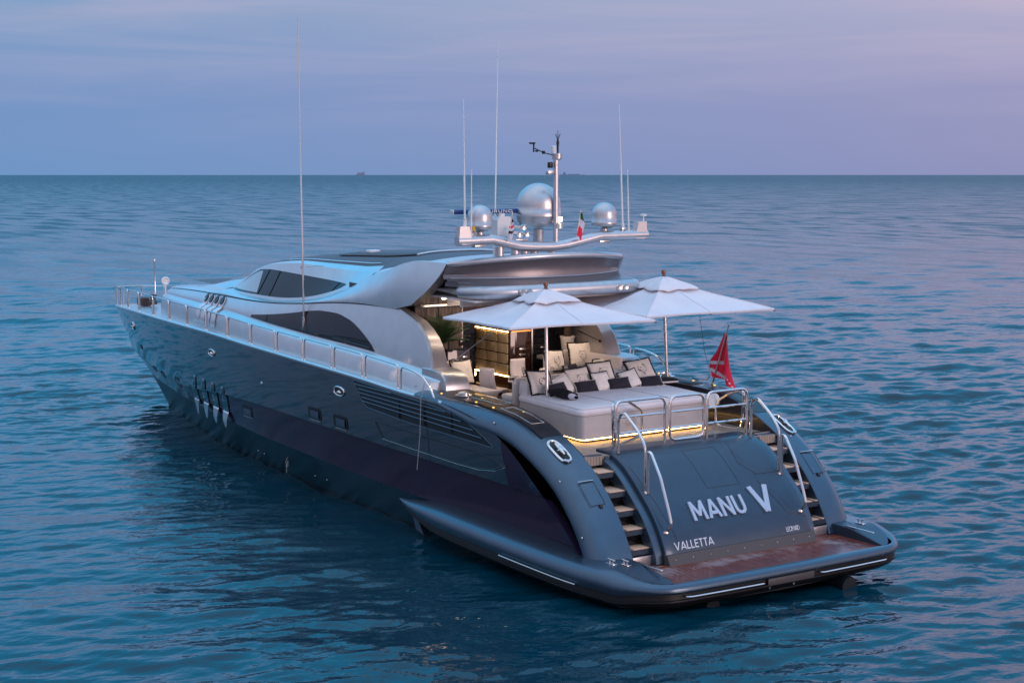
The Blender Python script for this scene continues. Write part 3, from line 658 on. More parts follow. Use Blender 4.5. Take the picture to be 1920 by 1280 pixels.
# arched dark window low on the cabin side
def strip(xa, lo, hi, yf, off=.008, n=4, s=1, thick=True):
    mb = MB(); rows = []
    for x in xa:
        a, b = float(lo(x)), float(hi(x)); b = max(b, a+.002)
        rows.append([mirr((x, yf(x, a+(b-a)*t)+off, a+(b-a)*t), s) for t in np.linspace(0, 1, n+1)])
    mb.grid(rows)
    e = [r[0] for r in rows]+[rows[-1][k] for k in range(1, n+1)]+[r[-1] for r in rows[::-1][1:]]+[rows[0][k] for k in range(n-1, 0, -1)]
    if thick: mb.grid([e, [(p[0], p[1]-s*(off+.03), p[2]) for p in e]], closed=True)
    return mb
wlo = lambda x: float(cz(x))+.125
whi = cv([11.12, 11.2, 11.5, 11.9, 12.5, 13.3, 14.0, 14.7, 15.6, 17.0, 18.1, 18.2], [3.60, 3.68, 3.85, 4.03, 4.22, 4.32, 4.31, 4.25, 4.13, 3.97, 3.87, 3.86])
uplo = cv([13.58, 13.65, 14.36, 15.78, 17.0, 17.86, 18.8, 19.93, 20.93], [4.965, 4.93, 4.74, 4.50, 4.39, 4.355, 4.345, 4.34, 4.365])
uphi = cv([13.58, 14.1, 16.15, 18.1, 18.94, 19.3, 20.1, 20.93], [4.985, 5.0, 5.03, 5.05, 5.01, 4.92, 4.66, 4.385])
gill_c = [22.05, 21.55, 21.05, 20.55]
for s, par in ((1, cab), (-1, cab)):
    w = strip(np.linspace(11.12, 18.2, 50), wlo, whi, cy, s=s).build('cabin_window', ['glass'], yacht, angle=50)
    for xx in (14.72,): 
        mb = MB(); mb.tube([mirr((xx-.12, cy(xx-.12, wlo(xx))+.012, wlo(xx)), s), mirr((xx+.02, cy(xx, (wlo(xx)+4.25)/2)+.012, (wlo(xx)+4.22)/2), s), mirr((xx+.16, cy(xx, 4.22)+.012, 4.22), s)], .012, 4); mb.build('window_mullion', ['black'], w)
    mb = MB(); mb.tube([mirr((17.1, cy(17.1, 3.74)+.011, 3.77), s), mirr((17.1, cy(17.1, 3.95)+.011, 3.96), s)], .008, 4); mb.build('window_mullion', ['black'], w)
    mb = MB(); mb.tube([mirr((x, cy(x, wlo(x)+.10)+.02, wlo(x)+.07), s) for x in np.linspace(11.3, 13.2, 8)], .014, 4); mb.build('wiper_bar', ['black'], w)
# belt: sweeps from the foredeck over the windows and flares into the roof fin
fin_aft = cv([4.64, 4.68, 4.75, 4.89, 5.2, 5.59, 5.81], [10.5, 10.11, 9.69, 9.39, 8.81, 8.33, 8.18])
for s in (1, -1):
    mb = MB(); rows = []
    xa = np.r_[np.linspace(0, 1, 40)]
    for t in np.r_[np.linspace(0, .12, 16), np.linspace(.14, 1, 90)]:
        r = []
        for q in np.linspace(0, 1, 9):
            # aft end follows the fin edge
            zA = 4.66+(5.81-4.66)*q; xa0 = float(fin_aft(zA)); x = xa0+(29.1-xa0)*t
            zl = float(zcr(x)); zh = float(zbt(x)); z = zl+(zh-zl)*q
            if t < .12: z = (zA*(1-t/.12)+z*(t/.12))
            yl = float(cy(x, zl))+.015+.05*min(1, max(0, (13-x)/3)); yh = float(ybt(x)); y = yl+(yh-yl)*(q**1.3)+.05*math.sin(math.pi*q)*min(1, max(0, (24-x)/4))
            r.append(mirr((x, max(y, 0), z), s))
        lo = r[0]; r = [mirr((lo[0], abs(lo[1])-.14, lo[2]+.01), s), mirr((lo[0], abs(lo[1])-.02, lo[2]-.015), s)]+r
        hi = r[-1]; r.append(mirr((hi[0], max(abs(hi[1])-.06, 0), hi[2]+.01-.0), s))
        rows.append(r)
    mb.grid(rows)
    belt = mb.build('roof_fin', ['silver'], yacht, angle=35)
    mb = MB(); mb.tube([mirr((x, float(cy(x, float(zcr(x))))+.012, float(zcr(x))-.012), s) for x in np.linspace(10.6, 27.5, 60)], .016, 5); mb.build('crease_shadow_gap', ['black'], belt)  # black tube draws the shaded gap along the crease
    # inner face of the fin and its edge return
    e = [rows[0][k] for k in range(1, len(rows[0]))]
    mb = MB(); mb.grid([e, [mirr((p[0]+.03, abs(p[1])-.10, p[2]+.02), s) for p in e], [mirr((p[0]+.09, 2.17, p[2]+.01), s) for p in e], [mirr((p[0]+.5, 2.14, p[2]), s) for p in e]]); mb.build('fin_return', ['taupe'], belt)
    # upper cabin side and its window
    mb = MB(); rows = []
    for x in np.linspace(12.2, 22.4, 60):
        a = float(zbt(x)); b = max(float(zrt(x)), a+.01)
        rows.append([mirr((x, uy(x, a+(b-a)*t), a+(b-a)*t-.0), s) for t in np.linspace(0, 1, 7)])
    mb.grid(rows); up = mb.build('wheelhouse_side', ['silver'], yacht, angle=40)
    w = strip(np.linspace(13.58, 20.93, 50), uplo, uphi, uy, s=s).build('wheelhouse_window', ['glass'], yacht, angle=50)
    strip(np.linspace(18.78, 20.62, 16), lambda x: float(uplo(x))+.05, lambda x: float(uphi(x))-.045, uy, off=.012, s=s).build('side_screen', ['glasslight'], w, angle=50)
    for xa_, xb_ in ((17.95, 17.62), (18.72, 18.32), (14.25, 13.95)):
        za, zb = float(uplo(xa_))+.01, float(uphi(xb_))-.01
        mb = MB(); mb.tube([mirr((xa_+(xb_-xa_)*t, uy(xa_+(xb_-xa_)*t, za+(zb-za)*t)+.012, za+(zb-za)*t), s) for t in (0, .5, 1)], .014, 4); mb.build('window_mullion', ['black'], w)
    # four air scoops on the foredeck flank: dark mouths above polished flutes
    for k, gx in enumerate(gill_c):
        zt = float(zcr(gx))-.04; c_ = float(cz(gx)); yo = float(yc(gx)); rows = []
        path = [(cy(gx, zt-(zt-c_-.12)*q)+.006, zt-(zt-c_-.12)*q) for q in np.linspace(0, 1, 8)]+[(yo-.10, c_+.085), (yo-.01, c_+.03), (yo+.03, c_-.06), (yo+.06, c_-.22), (yo+.08, c_-.42)]
        for j, (y, z) in enumerate(path):
            q = j/(len(path)-1); x0 = gx+.10*q; w_ = .15*min(1, .2+4*q)**.5
            rows.append([mirr((x0+w_*math.cos(a), y+.012+.03*math.sin(a), z+(.02*math.sin(a) if 7 < j < 11 else 0)), s) for a in np.linspace(0, math.pi, 9)])
        mb = MB(); mb.grid(rows); mb.build('scoop_flute', ['flute'], cab, solid=.01)
        el_ = [(gx+.02+.125*math.cos(a), zt-.095+.115*math.sin(a)) for a in np.linspace(0, 2*math.pi, 20, endpoint=False)]
        mb = MB(); mb.prism([mirr((x, cy(x, z)+.02, z), s) for x, z in el_], (0, s*.045, 0)); mb.build('scoop_mouth', ['boot'], cab)
# foredeck and coach roof ahead of the windscreen
mb = MB(); rows = []
for x in np.linspace(21.6, 29.1, 40):
    y = max(float(ybt(x))-.03, .01); z = float(zbt(x)); c = min(float(zrc(x)), z+.16)
    rows.append([(x, y*t, z+(c-z)*(1-t*t)) for t in np.linspace(-1, 1, 15)])
mb.grid(rows); fd = mb.build('foredeck', ['silver'], yacht)
mb = MB(); mb.grid([[(x, t*y_, 4.262-(x-22)*.022+.0) for t in (-1, 0, 1)] for x, y_ in zip(np.linspace(22.6, 26.6, 8), np.linspace(1.25, .62, 8))]); mb.build('sun_pad', ['roofgrey'], fd)
# windscreen and roof
mb = MB(); rows = []
RX = np.r_[np.linspace(8.35, 19.2, 60), np.linspace(19.35, 24.6, 26)]
for x in RX:
    xe = min(x, 21.3); b = float(zrt(xe)); y = max(uy(xe, max(b, float(zbt(xe)))), .3)
    if x < 12.2: b = float(zbt(x))-.02; y = float(ybt(x))-.04
    y *= 1 if x < 19.2 else 1-.28*((x-19.2)/5.4)**2
    if x > 19.2: b = b if x < 21.3 else max(4.26-(x-21.3)*.03, 4.16)
    c = float(zrc(x)); c = max(c, b)
    rows.append([(x-max(0, (10-x)/1.65)*.86*(1-abs(t)**2.2), y*t, b+(c-b)*(1-abs(t)**3)+max(0, (10-x)/1.65)*.03*(1-t*t)) for t in np.linspace(-1, 1, 21)])
def rf(i, j):
    x = RX[i]; t = abs(-1+2*(j+.5)/20)
    if x > 19.6: return 2 if t < .82 else 0
    if x < 9.3: return 0
    return 1 if t < .86 else 0
mb.grid(rows, mfun=rf); roof = mb.build('roof', ['silver', 'roofgrey', 'glass'], yacht, angle=40)
# ------------------------------------------------------------------ spoiler, awning tube and ceiling
xa_ = lambda y: 8.22-.84*(1-(abs(y)/2.4)**2.2)
zl_ = lambda y: 5.80+.165*(1-(abs(y)/2.4)**2)
ys = np.linspace(-2.38, 2.38, 41)
mb = MB(); mb.tube([(xa_(y), y, zl_(y)-.02) for y in ys], [.035]+[.075]*39+[.035], 12)
spoiler = mb.build('roof_spoiler', ['dome'], yacht)
mb = MB(); mb.grid([[(xa_(y)+.01, y, zl_(y)-.06), (xa_(y)+.09, y, zl_(y)-.15), (xa_(y)+.15, y, zl_(y)-.25), (xa_(y)+.17, y, 5.60-.02*abs(y)), (xa_(y)+.14, y, 5.47), (xa_(y)+.10, y, 5.455)] for y in ys]); mb.build('spoiler_face', ['spoilerface'], spoiler)
mb = MB(); mb.tube([(xa_(y)+.125, y, 5.475) for y in ys[1:-1]], .012, 6); mb.build('trim_line', ['dome'], spoiler)
TP = [(8.95, 2.18, 5.19), (7.75, 2.16, 5.20), (7.15, 1.98, 5.22), (6.93, 1.45, 5.235), (6.88, .7, 5.24), (6.88, -.7, 5.24), (6.93, -1.45, 5.235), (7.15, -1.98, 5.22), (7.75, -2.16, 5.20), (8.95, -2.18, 5.19)]
tp = fillet(TP, .45, 6)
mb = MB(); n = len(tp); mb.tube(tp, [.03, .09]+[.15]*(n-4)+[.09, .03], 14); awn = mb.build('awning_tube', ['dome'], yacht)
fx_ = lambda y: float(np.interp(abs(y), [0, .7, 1.45, 1.8, 2.0, 2.16, 2.36], [6.88, 6.88, 6.93, 7.02, 7.25, 7.8, 8.28]))
mb = MB(); mb.grid([[(xa_(y)+.13, y, 5.462), (xa_(y)*.7+fx_(y)*.3, y, 5.44), (xa_(y)*.3+fx_(y)*.7, y, 5.41), (fx_(y)+.03, y, 5.385), (fx_(y)+.05, y, 5.30)] for y in np.linspace(-2.36, 2.36, 37)]); mb.build('awning_shelf', ['spoilerface'], awn)
mb = MB(); mb.prism([(p[0], p[1], 5.10) for p in tp if p[0] < 8.8], (0, 0, .03)); mb.build('awning_underside', ['cream'], awn)
for s in (1, -1):
    mb = MB()
    for dy in (-.085, .085): mb.lathe([(0, 0), (.06, 0), (.075, -.012), (.07, -.03), (.04, -.02), (0, -.015)], 14, (6.765, s*1.29+dy, 5.235), axis='x')
    mb.box((6.79, s*1.29, 5.235), (.08, .34, .14), bev=.03); mb.build('twin_lamp', ['steel'], awn)
mb = MB(); mb.box((9.6, 0, 5.02), (4.4, 4.3, .05), bev=.01); ceil = mb.build('cockpit_ceiling', ['cream'], yacht)
mb = MB(); mb.box((8.95, 0, 4.975), (.05, 4.1, .03)); mb.build('ceiling_fill', ['ledwhite'], ceil)  # unseen ceiling strips, added to fill the cockpit with light
mb = MB(); mb.box((8.35, 0, 4.985), (.035, 3.6, .02)); mb.build('ceiling_fill', ['ledwhite'], ceil)
for bx in (8.74, 8.20):  # unseen fascias added to stop the ceiling strips glinting on the water
    mb = MB(); mb.box((bx, 0, 4.92), (.04, 4.1, .16), bev=.008); mb.build('glint_shield', ['cream'], ceil)
mb = MB(); mb.box((9.86, 0, 4.73), (.10, 4.1, .05), bev=.008); corn = mb.build('cornice', ['cream'], ceil)
mb = MB(); mb.box((9.805, 0, 4.735), (.02, 4.0, .022)); mb.build('cornice_light', ['ledwhite2'], ceil)

# roof details: panel frames, hatch cover, horn
for s in (1, -1):
    mb = MB(); mb.tube([(x, s*(float(uy(x, float(zrt(x))))*.84), float(zrt(x))+(float(zrc(x))-float(zrt(x)))*.40+.012) for x in np.linspace(12.6, 17.8, 12)], .022, 6); mb.build('panel_trim', ['silver'], roof)
def roof_z(x, y):
    b = float(zrt(x)) if x > 12.2 else float(zbt(x))-.02; w = uy(x, max(b, float(zbt(x)))) if x > 12.2 else float(ybt(x)); return b+(float(zrc(x))-b)*(1-min(1, abs(y)/w)**3)
mb = MB(); mb.grid([[(x, y, roof_z(x, y)+.025) for y in np.linspace(-1.15, 1.15, 9)] for x in np.linspace(11.6, 15.6, 10)]); mb.build('sunroof', ['roofgrey'], roof, solid=.02)
mb = MB(); mb.tube([(11.5, y, roof_z(11.5, y)+.03) for y in np.linspace(-1.2, 1.2, 9)], .03, 8); mb.build('sunroof_frame', ['silver'], roof)
mb = MB(); mb.box((14.5, .75, roof_z(14.5, .75)+.05), (.25, .3, .07), bev=.02); mb.build('deck_horn', ['white'], roof)
for s in (1, -1):          # leaping badge on the fin, as a small chrome relief
    P = [(9.46, 5.56), (9.40, 5.50), (9.34, 5.49), (9.24, 5.57), (9.30, 5.47), (9.36, 5.43), (9.37, 5.30), (9.44, 5.26), (9.46, 5.40), (9.42, 5.46)]
    mb = MB(); mb.prism([(x, s*2.40, z) for x, z in P], (0, s*.045, 0)); mb.build('fin_badge', ['chrome'], yacht)

# ------------------------------------------------------------------ mast
mb = MB(); AX = 7.6
ARM = [(AX, 2.50, 6.32), (AX, 2.10, 6.32), (AX, 1.62, 6.33), (AX, .88, 6.17), (AX, .5, 6.14), (AX, 0, 6.13), (AX, -.35, 6.16), (AX, -1.28, 6.33), (AX, -1.75, 6.33), (AX, -2.60, 6.33)]
mb.tube(fillet(ARM, .06, 3), .112, 16)
for y in (1.34, .93, .68, .43, -.05): mb.lathe([(.12, 5.86), (.12, 5.93), (.095, 5.95), (.095, 6.16)], 16, (AX+.12, y, 0))
mast = mb.build('radar_mast', ['mastpaint'], yacht)
for s, y in ((1, 2.36), (-1, -2.44)):
    mb = MB(); mb.prism([(AX-.09, y+s*a, z) for a, z in ((-.20, 6.25), (.05, 6.24), (.13, 6.30), (.11, 6.63), (-.13, 6.63))], (.18, 0, 0)); mb.build('arm_end_box', ['mastpaint'], mast)
    mb = MB(); mb.box((AX+.05, s*1.93 if s > 0 else -1.4, 6.205), (.16, .28, .08), bev=.02); mb.build('sensor_box', ['steel'], mast)
def dome(name, c, r, h, neck, lowcone=True):
    x, y, z = c; pr = [(neck, z-.28 if lowcone else z-.12), (neck, z), (neck*1.15, z+.01), (r*.55, z+.015), (r*.80, z+.06), (r*.97, z+.20*h if lowcone else z+.07), (r, z+.28*h if lowcone else z+.10)]
    if not lowcone: pr += []
    zz = z+h-r*1.0
    pr += [(r*1.012, pr[-1][1]+.005), (r*1.012, pr[-1][1]+.11*h), (r, pr[-1][1]+.115*h)]
    for a in np.linspace(0, math.pi/2, 10): pr.append((r*math.cos(a)+1e-4, max(zz, pr[-1][1] if a == 0 else 0)+ (z+h-max(zz, 0))*math.sin(a) if False else zz+r*1.0*math.sin(a)))
    mb = MB(); mb.lathe(pr, 36, (x, y, 0)); o = mb.build(name, ['dome'], mast, angle=50); return o
dome('satellite_dome', (8.15, .02, 6.50), .50, 1.02, .12)
dome('satellite_dome', (7.75, 1.83, 6.49), .275, .585, .09, False)
dome('satellite_dome', (7.75, -1.51, 6.48), .285, .60, .09, False)
mb = MB(); mb.tube([(AX, -.07, 6.12), (AX, -.06, 8.05)], .058, 12); mb.lathe([(.06, 8.02), (.11, 8.06), (.115, 8.17), (.03, 8.18)], 16, (AX, -.09, 0)); mb.lathe([(.03, 6.52), (.115, 6.53), (.115, 6.64), (.03, 6.65)], 14, (AX, -.13, 0)); pole = mb.build('mast_pole', ['mastpaint'], mast)
mb = MB(); mb.box((AX, -.16, 6.73), (.11, .12, .11), bev=.02); mb.build('stern_lamp', ['lamp'], mast)
mb = MB(); mb.box((AX, .09, 7.92), (.10, .10, .13), bev=.02); mb.build('mast_camera', ['black'], mast)
mb = MB(); mb.box((AX, .10, 7.76), (.12, .16, .10), bev=.02); mb.build('mast_camera_bracket', ['mastpaint'], mast)
mb = MB(); mb.lathe([(.05, 8.17), (.055, 8.20), (.055, 8.33), (.03, 8.34)], 14, (AX, .0, 0)); mb.build('anchor_lamp', ['white'], mast)
mb = MB(); mb.lathe([(.02, 8.17), (.025, 8.35), (.035, 8.40), (.02, 8.48)], 10, (AX, -.11, 0))
for a in range(5): mb.tube([(AX, -.11, 8.46), (AX+.06*math.cos(a*1.26), -.11+.06*math.sin(a*1.26), 8.60)], .006, 4)
mb.tube([(AX, -.11, 8.46), (AX, -.11, 8.68)], .006, 4); mb.build('lightning_rod', ['black'], mast)
mb = MB(); mb.tube([(AX, .04, 8.14), (AX, .27, 8.19), (AX, .45, 8.26), (AX, .50, 8.28)], .012, 6); mb.lathe([(.03, -.04), (.04, 0), (.03, .03)], 8, (AX, .27, 8.20)); mb.tube([(AX, .53, 8.20), (AX, .53, 8.38)], .02, 6)
for dx, dy, dz in ((0, .08, .17), (.07, .0, .17), (-.05, .03, .17), (0, -.08, .0)): mb.lathe([(0, -.02), (.035, -.01), (.04, .02), (0, .022)], 10, (AX+dx, .53+dy, 8.22+dz))
mb.build('wind_sensor', ['black'], mast)
# open radar scanner with its lettering
mb = MB(); mb.box((8.30, 1.33, 6.905), (.12, 1.75, .10), bev=.03); radar = mb.build('radar_scanner', ['radarblue'], mast)
mb = MB(); mb.prism([(8.12, y, z) for y, z in ((1.13, 6.36), (.72, 6.36), (.72, 6.70), (.80, 6.79), (1.05, 6.79), (1.13, 6.72))], (.36, 0, 0)); mb.lathe([(.08, 6.76), (.10, 6.86)], 12, (8.30, .93, 0)); mb.build('scanner_gearbox', ['white'], radar)
for y in (2.19, .465): 
    mb = MB(); mb.box((8.30, y, 6.905), (.124, .03, .104), bev=.012); mb.build('scanner_end_cap', ['white'], radar)
write('FURUNO', -1.37, 6.873, .068, .24, lambda u, v, n: (8.238-n, -u, v), .003, 'scanner_letter', 'lettwhite', radar, gap=.022, wide=1.9)
for y, z in ((.82, 6.57), (.93, 6.42), (.73, 6.42)):
    mb = MB(); mb.lathe([(0, .30), (.055, .28), (.062, .05), (.075, 0), (.07, -.02), (.055, -.012), (.05, .02), (0, .03)], 16, (7.55, y, z), axis='x'); mb.build('search_lamp', ['chrome'], mast)
mb = MB(); mb.box((7.7, .84, 6.30), (.2, .34, .05), bev=.015); mb.tube([(7.7, .84, 6.1), (7.7, .84, 6.4)], .04, 8); mb.build('lamp_bracket', ['mastpaint'], mast)
mb = MB(); mb.lathe([(.05, 6.42), (.055, 6.5), (.03, 6.52)], 10, (AX, 2.05, 0)); mb.build('deck_lamp', ['chrome'], mast)
mb = MB(); mb.lathe([(.035, 6.52), (.035, 6.62)], 10, (AX, 2.08, 0)); mb.build('deck_lamp_cap', ['yellow'], mast)
mb = MB(); mb.box((AX, -1.93, 6.47), (.10, .13, .10), bev=.03); mb.build('deck_lamp', ['steel'], mast)
mb = MB(); mb.lathe([(.02, 6.62), (.02, 6.74), (.075, 6.75), (.08, 6.79), (.02, 6.80)], 14, (AX, -2.52, 0)); mb.build('gps_antenna', ['white'], mast)
mb = MB(); mb.lathe([(.02, 6.62), (.02, 6.74), (.04, 6.78), (.05, 6.80)], 12, (AX, 2.30, 0)); mb.build('gps_antenna', ['white'], mast)
mb = MB(); mb.lathe([(.012, 6.3), (.012, 6.5), (.02, 6.52), (.005, 6.56)], 8, (7.9, -.95, 0)); mb.build('gps_antenna', ['white'], mast)
def whip(a, b, r=.017, m='white', parent=None, col=True):
    mb = MB(); k = [tuple(np.array(a)+(np.array(b)-np.array(a))*t) for t in (0, .05, .051, .5, .501, 1)]; mb.tube(k, [r*2.4, r*2.4, r*1.3, r*1.15, r*.9, r*.55], 8); return mb.build('whip_antenna', [m], parent)
whip((AX, 2.30, 6.62), (AX, 2.33, 9.31), parent=mast); whip((AX, 2.14, 6.40), (AX, 2.13, 7.83), .016, parent=mast)
whip((AX, -1.93, 6.45), (AX, -1.79, 9.28), parent=mast); whip((AX, -2.10, 6.37), (AX, -2.05, 7.81), .016, parent=mast)
whip((8.6, .9, 5.9), (8.6, .81, 10.60), .014, parent=mast)
wp = whip((14.9, 2.52, 3.69), (14.83, 2.62, 11.51), .020, 'steel', yacht)
mb = MB(); mb.tube([(14.88, 2.57, 5.33), (14.88, 2.2, 5.36), (14.9, 1.95, 5.34)], .010, 5); mb.lathe([(.035, 5.30), (.035, 5.36)], 8, (14.88, 2.57, 0)); mb.build('antenna_bracket', ['steel'], wp)

# ------------------------------------------------------------------ hull fittings
for s in (1, -1):
    # louvred air intake
    lo = cv([5.0, 6.0, 8.16, 9.44, 10.35, 10.92], [2.335, 2.345, 2.365, 2.42, 2.475, 3.0]); hi = cv([5.0, 5.4, 5.79, 6.5, 7.5, 8.7, 10.92], [2.36, 2.52, 2.66, 2.81, 2.885, 2.93, 3.02])
    w = strip(np.linspace(5.0, 10.92, 44), lo, hi, hy, off=.006, s=s).build('air_intake', ['boot'], yacht, angle=60)
    for k in range(5):
        za = 2.935-.085*k; zb = 2.93-.115*k; P = []
        for x in np.linspace(4.95, 10.95, 40):
            z = zb+(za-zb)*(x-5)/5.9-.05*max(0, (7-x)/2)*0
            if float(lo(x))+.012 < z < float(hi(x))-.012: P.append((x, s*(hy(x, z)+.028), z))
        if len(P) > 2: mb = MB(); mb.tube(P, .014, 6); mb.build('louvre_slat', ['wing'], w)
    P = [(x, float(lo(x))) for x in np.linspace(5.0, 10.92, 30)]+[(x, float(hi(x))) for x in np.linspace(10.92, 5.0, 30)]
    mb = MB(); mb.tube([(x, s*(hy(x, z)+.006), z) for x, z in P], .009, 6, closed=True); mb.build('intake_frame', ['wing'], w)
    for x0 in (6.6, 7.7, 8.8):
        mb = MB(); mb.box((x0, s*(hy(x0, 2.65)+.016), 2.63), (.03, .02, .44)); mb.build('intake_divider', ['black'], w)
    # outlined recess panel
    P = [(9.98, 2.19), (9.69, 1.85), (8.28, 1.82), (6.51, 1.79), (5.64, 1.81), (5.03, 1.89), (4.58, 2.04), (5.84, 2.15), (7.59, 2.155), (8.82, 2.18)]
    Q = []
    for a, b in zip(P, P[1:]+P[:1]):
        for t in np.linspace(0, 1, 6)[:-1]: x, z = a[0]+(b[0]-a[0])*t, a[1]+(b[1]-a[1])*t; Q.append((x, s*(hy(x, z)+.004), z))
    mb = MB(); mb.tube(Q, .016, 6, closed=True); g = mb.build('recess_groove', ['black'], hull)
    mb = MB(); mb.tube([(x, s*(abs(y)+.006), z-.025) for x, y, z in Q[5:32]], .004, 5); mb.build('recess_glint', ['steel'], hull)
    # long gills amidships
    for (xt, zt), (xb, zb), xl, zl in zip([(21.67, 1.83), (20.81, 1.84), (20.0, 1.83), (19.21, 1.82)], [(22.51, .55), (21.45, .58), (20.49, .59), (19.58, .60)], [22.17, 21.33, 20.49, 19.6], [.98, .96, .94, .98]):
        rows = []; T = np.linspace(0, 1, 18)
        for t in T:
            x, z = xt+(xb-xt)*t, zt+(zb-zt)*t; wd = .25*(math.sin(math.pi*min(1, .04+t*.94))**.55); rows.append([(x+wd*q, s*(hy(x+wd*q, z)+.010-.0*abs(q)), z) for q in np.linspace(-1, 1, 7)])
        mb = MB(); mb.grid(rows[:13]); gg = mb.build('hull_gill', ['blackgloss'], hull, solid=.012)
        mb = MB(); mb.grid([[(p[0], p[1]+s*(.03+.022*k), p[2]) for p in r] for k, r in enumerate(rows[10:])]); mb.build('gill_lip', ['silver'], hull, solid=.012)
    # portholes
    for x0, z0, w_, h_ in ((29.25, 1.81, .42, .16), (27.35, 1.32, .55, .17), (25.95, 1.32, .55, .19), (23.85, 1.34, .5, .30), (17.62, 1.35, .72, .28), (13.06, 1.93, .68, .30), (11.70, 1.92, .70, .31)):
        pts = [(x0+sx*w_/2, z0+sz*h_/2) for sx, sz in ((-1, -1), (1, -1), (1, 1), (-1, 1))]
        pts = [(p[0], p[2]) for p in fillet([(a, 0, b) for a, b in pts], .08, 4, True)]
        mb = MB(); mb.poly([(x, s*(hy(x, z)+.012), z) for x, z in pts]); mb.grid([[(x, s*(hy(x, z)+.012), z) for x, z in pts], [(x, s*(hy(x, z)-.03), z) for x, z in pts]], closed=True)
        ph = mb.build('porthole', ['black'], hull, angle=50)
        if x0 < 20:
            mb = MB(); rows = []
            for a in np.linspace(0, math.pi*.5, 8): rows.append([(x0-w_*.36+w_*.62*t, s*(hy(x0, z0)+.018+.02*math.sin(a)), z0-h_*.40+.20*h_/.3*(1-math.cos(a))) for t in np.linspace(0, 1, 6)])
            mb.grid(rows); mb.build('porthole_sill', ['wing'], hull)
            mb = MB(); mb.tube([(x0-w_*.42+w_*.8*t, s*(hy(x0, z0-h_*.5)+.016), z0-h_*.52) for t in (0, .5, 1)], .012, 5); mb.build('porthole_rim', ['steel'], hull)
    # chrome fairleads high on the topsides
    for x0, z0, w_, h_ in ((30.06, 2.43, .42, .24), (19.85, 2.69, .50, .17), (11.64, 2.66, .50, .20)):
        P = [(x0+w_/2*a, z0+h_/2*b) for a, b in ((-.55, -1), (.35, -1), (1, -.5), (1, .3), (.55, 1), (-.35, 1), (-1, .5), (-1, -.3))]
        P = [(p[0], p[2]) for p in fillet([(a, 0, b) for a, b in P], .04, 3, True)]
        mb = MB(); mb.tube([(x, s*(hy(x, z)+.012), z) for x, z in P], .022, 8, closed=True); f_ = mb.build('hull_fairlead', ['chrome'], hull)
        mb = MB(); mb.poly([(x, s*(hy(x, z)+.014), z) for x, z in P]); mb.build('fairlead_hole', ['black'], hull)
        mb = MB(); mb.tube([(x0-.14, s*(hy(x0, z0)+.02), z0-.02), (x0-.05, s*(hy(x0, z0)+.035), z0-.01), (x0+.06, s*(hy(x0, z0)+.02), z0-.03)], [.02, .045, .03], 8); mb.build('fairlead_roller', ['chrome'], hull)
    for x0, z0, r_ in ((16.17, 2.30, .045), (18.12, .16, .025), (17.63, .16, .025), (14.13, .17, .025), (13.4, .2, .025)):
        mb = MB(); mb.lathe([(0, .02), (r_, .015), (r_*1.1, 0), (r_*1.1, -.03)], 12, (x0, hy(x0, z0)*s, z0), axis='y') if s > 0 else mb.lathe([(0, -.02), (r_, -.015), (r_*1.1, 0), (r_*1.1, .03)], 12, (x0, hy(x0, z0)*s, z0), axis='y'); mb.build('hull_outlet', ['chrome'], hull)
    # bow anchor pocket glow skipped; side vents and filler on the coaming
    for x0, k in ((10.25, 3), (9.88, 3)):
        for j in range(3):
            mb = MB(); mb.box((x0, s*(float(yc(x0))+.018), 3.11-.045*j), (.20, .02, .016), bev=.004); mb.build('vent_slat', ['steel'], yacht)
    mb = MB(); mb.lathe([(0, .0), (.06, 0), (.065, .015 if s > 0 else -.015), (.03, .03*s), (0, .03*s)], 14, (8.85, s*(float(yc(8.85))+.02), 3.06), axis='y'); mb.build('shore_socket', ['black'], yacht)

# ------------------------------------------------------------------ rails
PX = [32.75, 30.75, 28.5, 26.27, 24.18, 22.2, 20.36, 18.58, 16.88, 15.22, 13.62, 12.02, 10.49, 8.84]
def gp(x, s, dz): y = max(float(yg(x))-.055, 0); return (x, s*y, float(gz(x))+.02+dz)
def rh(x): return .53+.006*max(0, x-16)
for s in (1, -1):
    for a, b in zip(PX[:-1], PX[1:]):
        a2, b2 = a-.08, b+.08; n = 6
        path = [gp(a2, s, 0), gp(a2, s, rh(a2))]+[gp(a2+(b2-a2)*t, s, rh(a2+(b2-a2)*t)) for t in np.linspace(0, 1, n)[1:-1]]+[gp(b2, s, rh(b2)), gp(b2, s, 0)]
        mb = MB(); mb.tube(fillet(path, .10, 4), .021, 8)
        for p in (path[0], path[-1]): mb.lathe([(.045, 0), (.045, .015), (.026, .03)], 10, p)
        mb.build('rail_section', ['chrome'], yacht)
    mb = MB(); path = [gp(8.78, s, 0), gp(8.78, s, .51), gp(8.30, s, .49), gp(7.84, s, .40), gp(7.55, s, .22), gp(7.36, s, -.0)]
    mb.tube(fillet(path, .12, 4), .024, 8); mb.build('rail_section', ['chrome'], yacht)
bow = [gp(x, 1, rh(x)) for x in (32.7, 33.4, 34.2, 34.8)]; nose = [(35.25, .18, float(gz(35.2))+.66), (35.36, 0, float(gz(35.3))+.66)]
full = bow+nose+[(p[0], -p[1], p[2]) for p in nose[::-1][1:]]+[(p[0], -p[1], p[2]) for p in bow[::-1]]
mb = MB(); mb.tube([gp(32.7, 1, 0)]+full+[gp(32.7, -1, 0)], .024, 8)
for x in (34.0, 34.95): 
    for s in (1, -1): mb.tube([gp(x, s, 0), gp(x, s, rh(x))], .024, 8)
mb.tube([(35.28, 0, 2.62), (35.36, 0, float(gz(35.3))+.66)], .022, 8)
mb.build('bow_rail', ['chrome'], yacht)
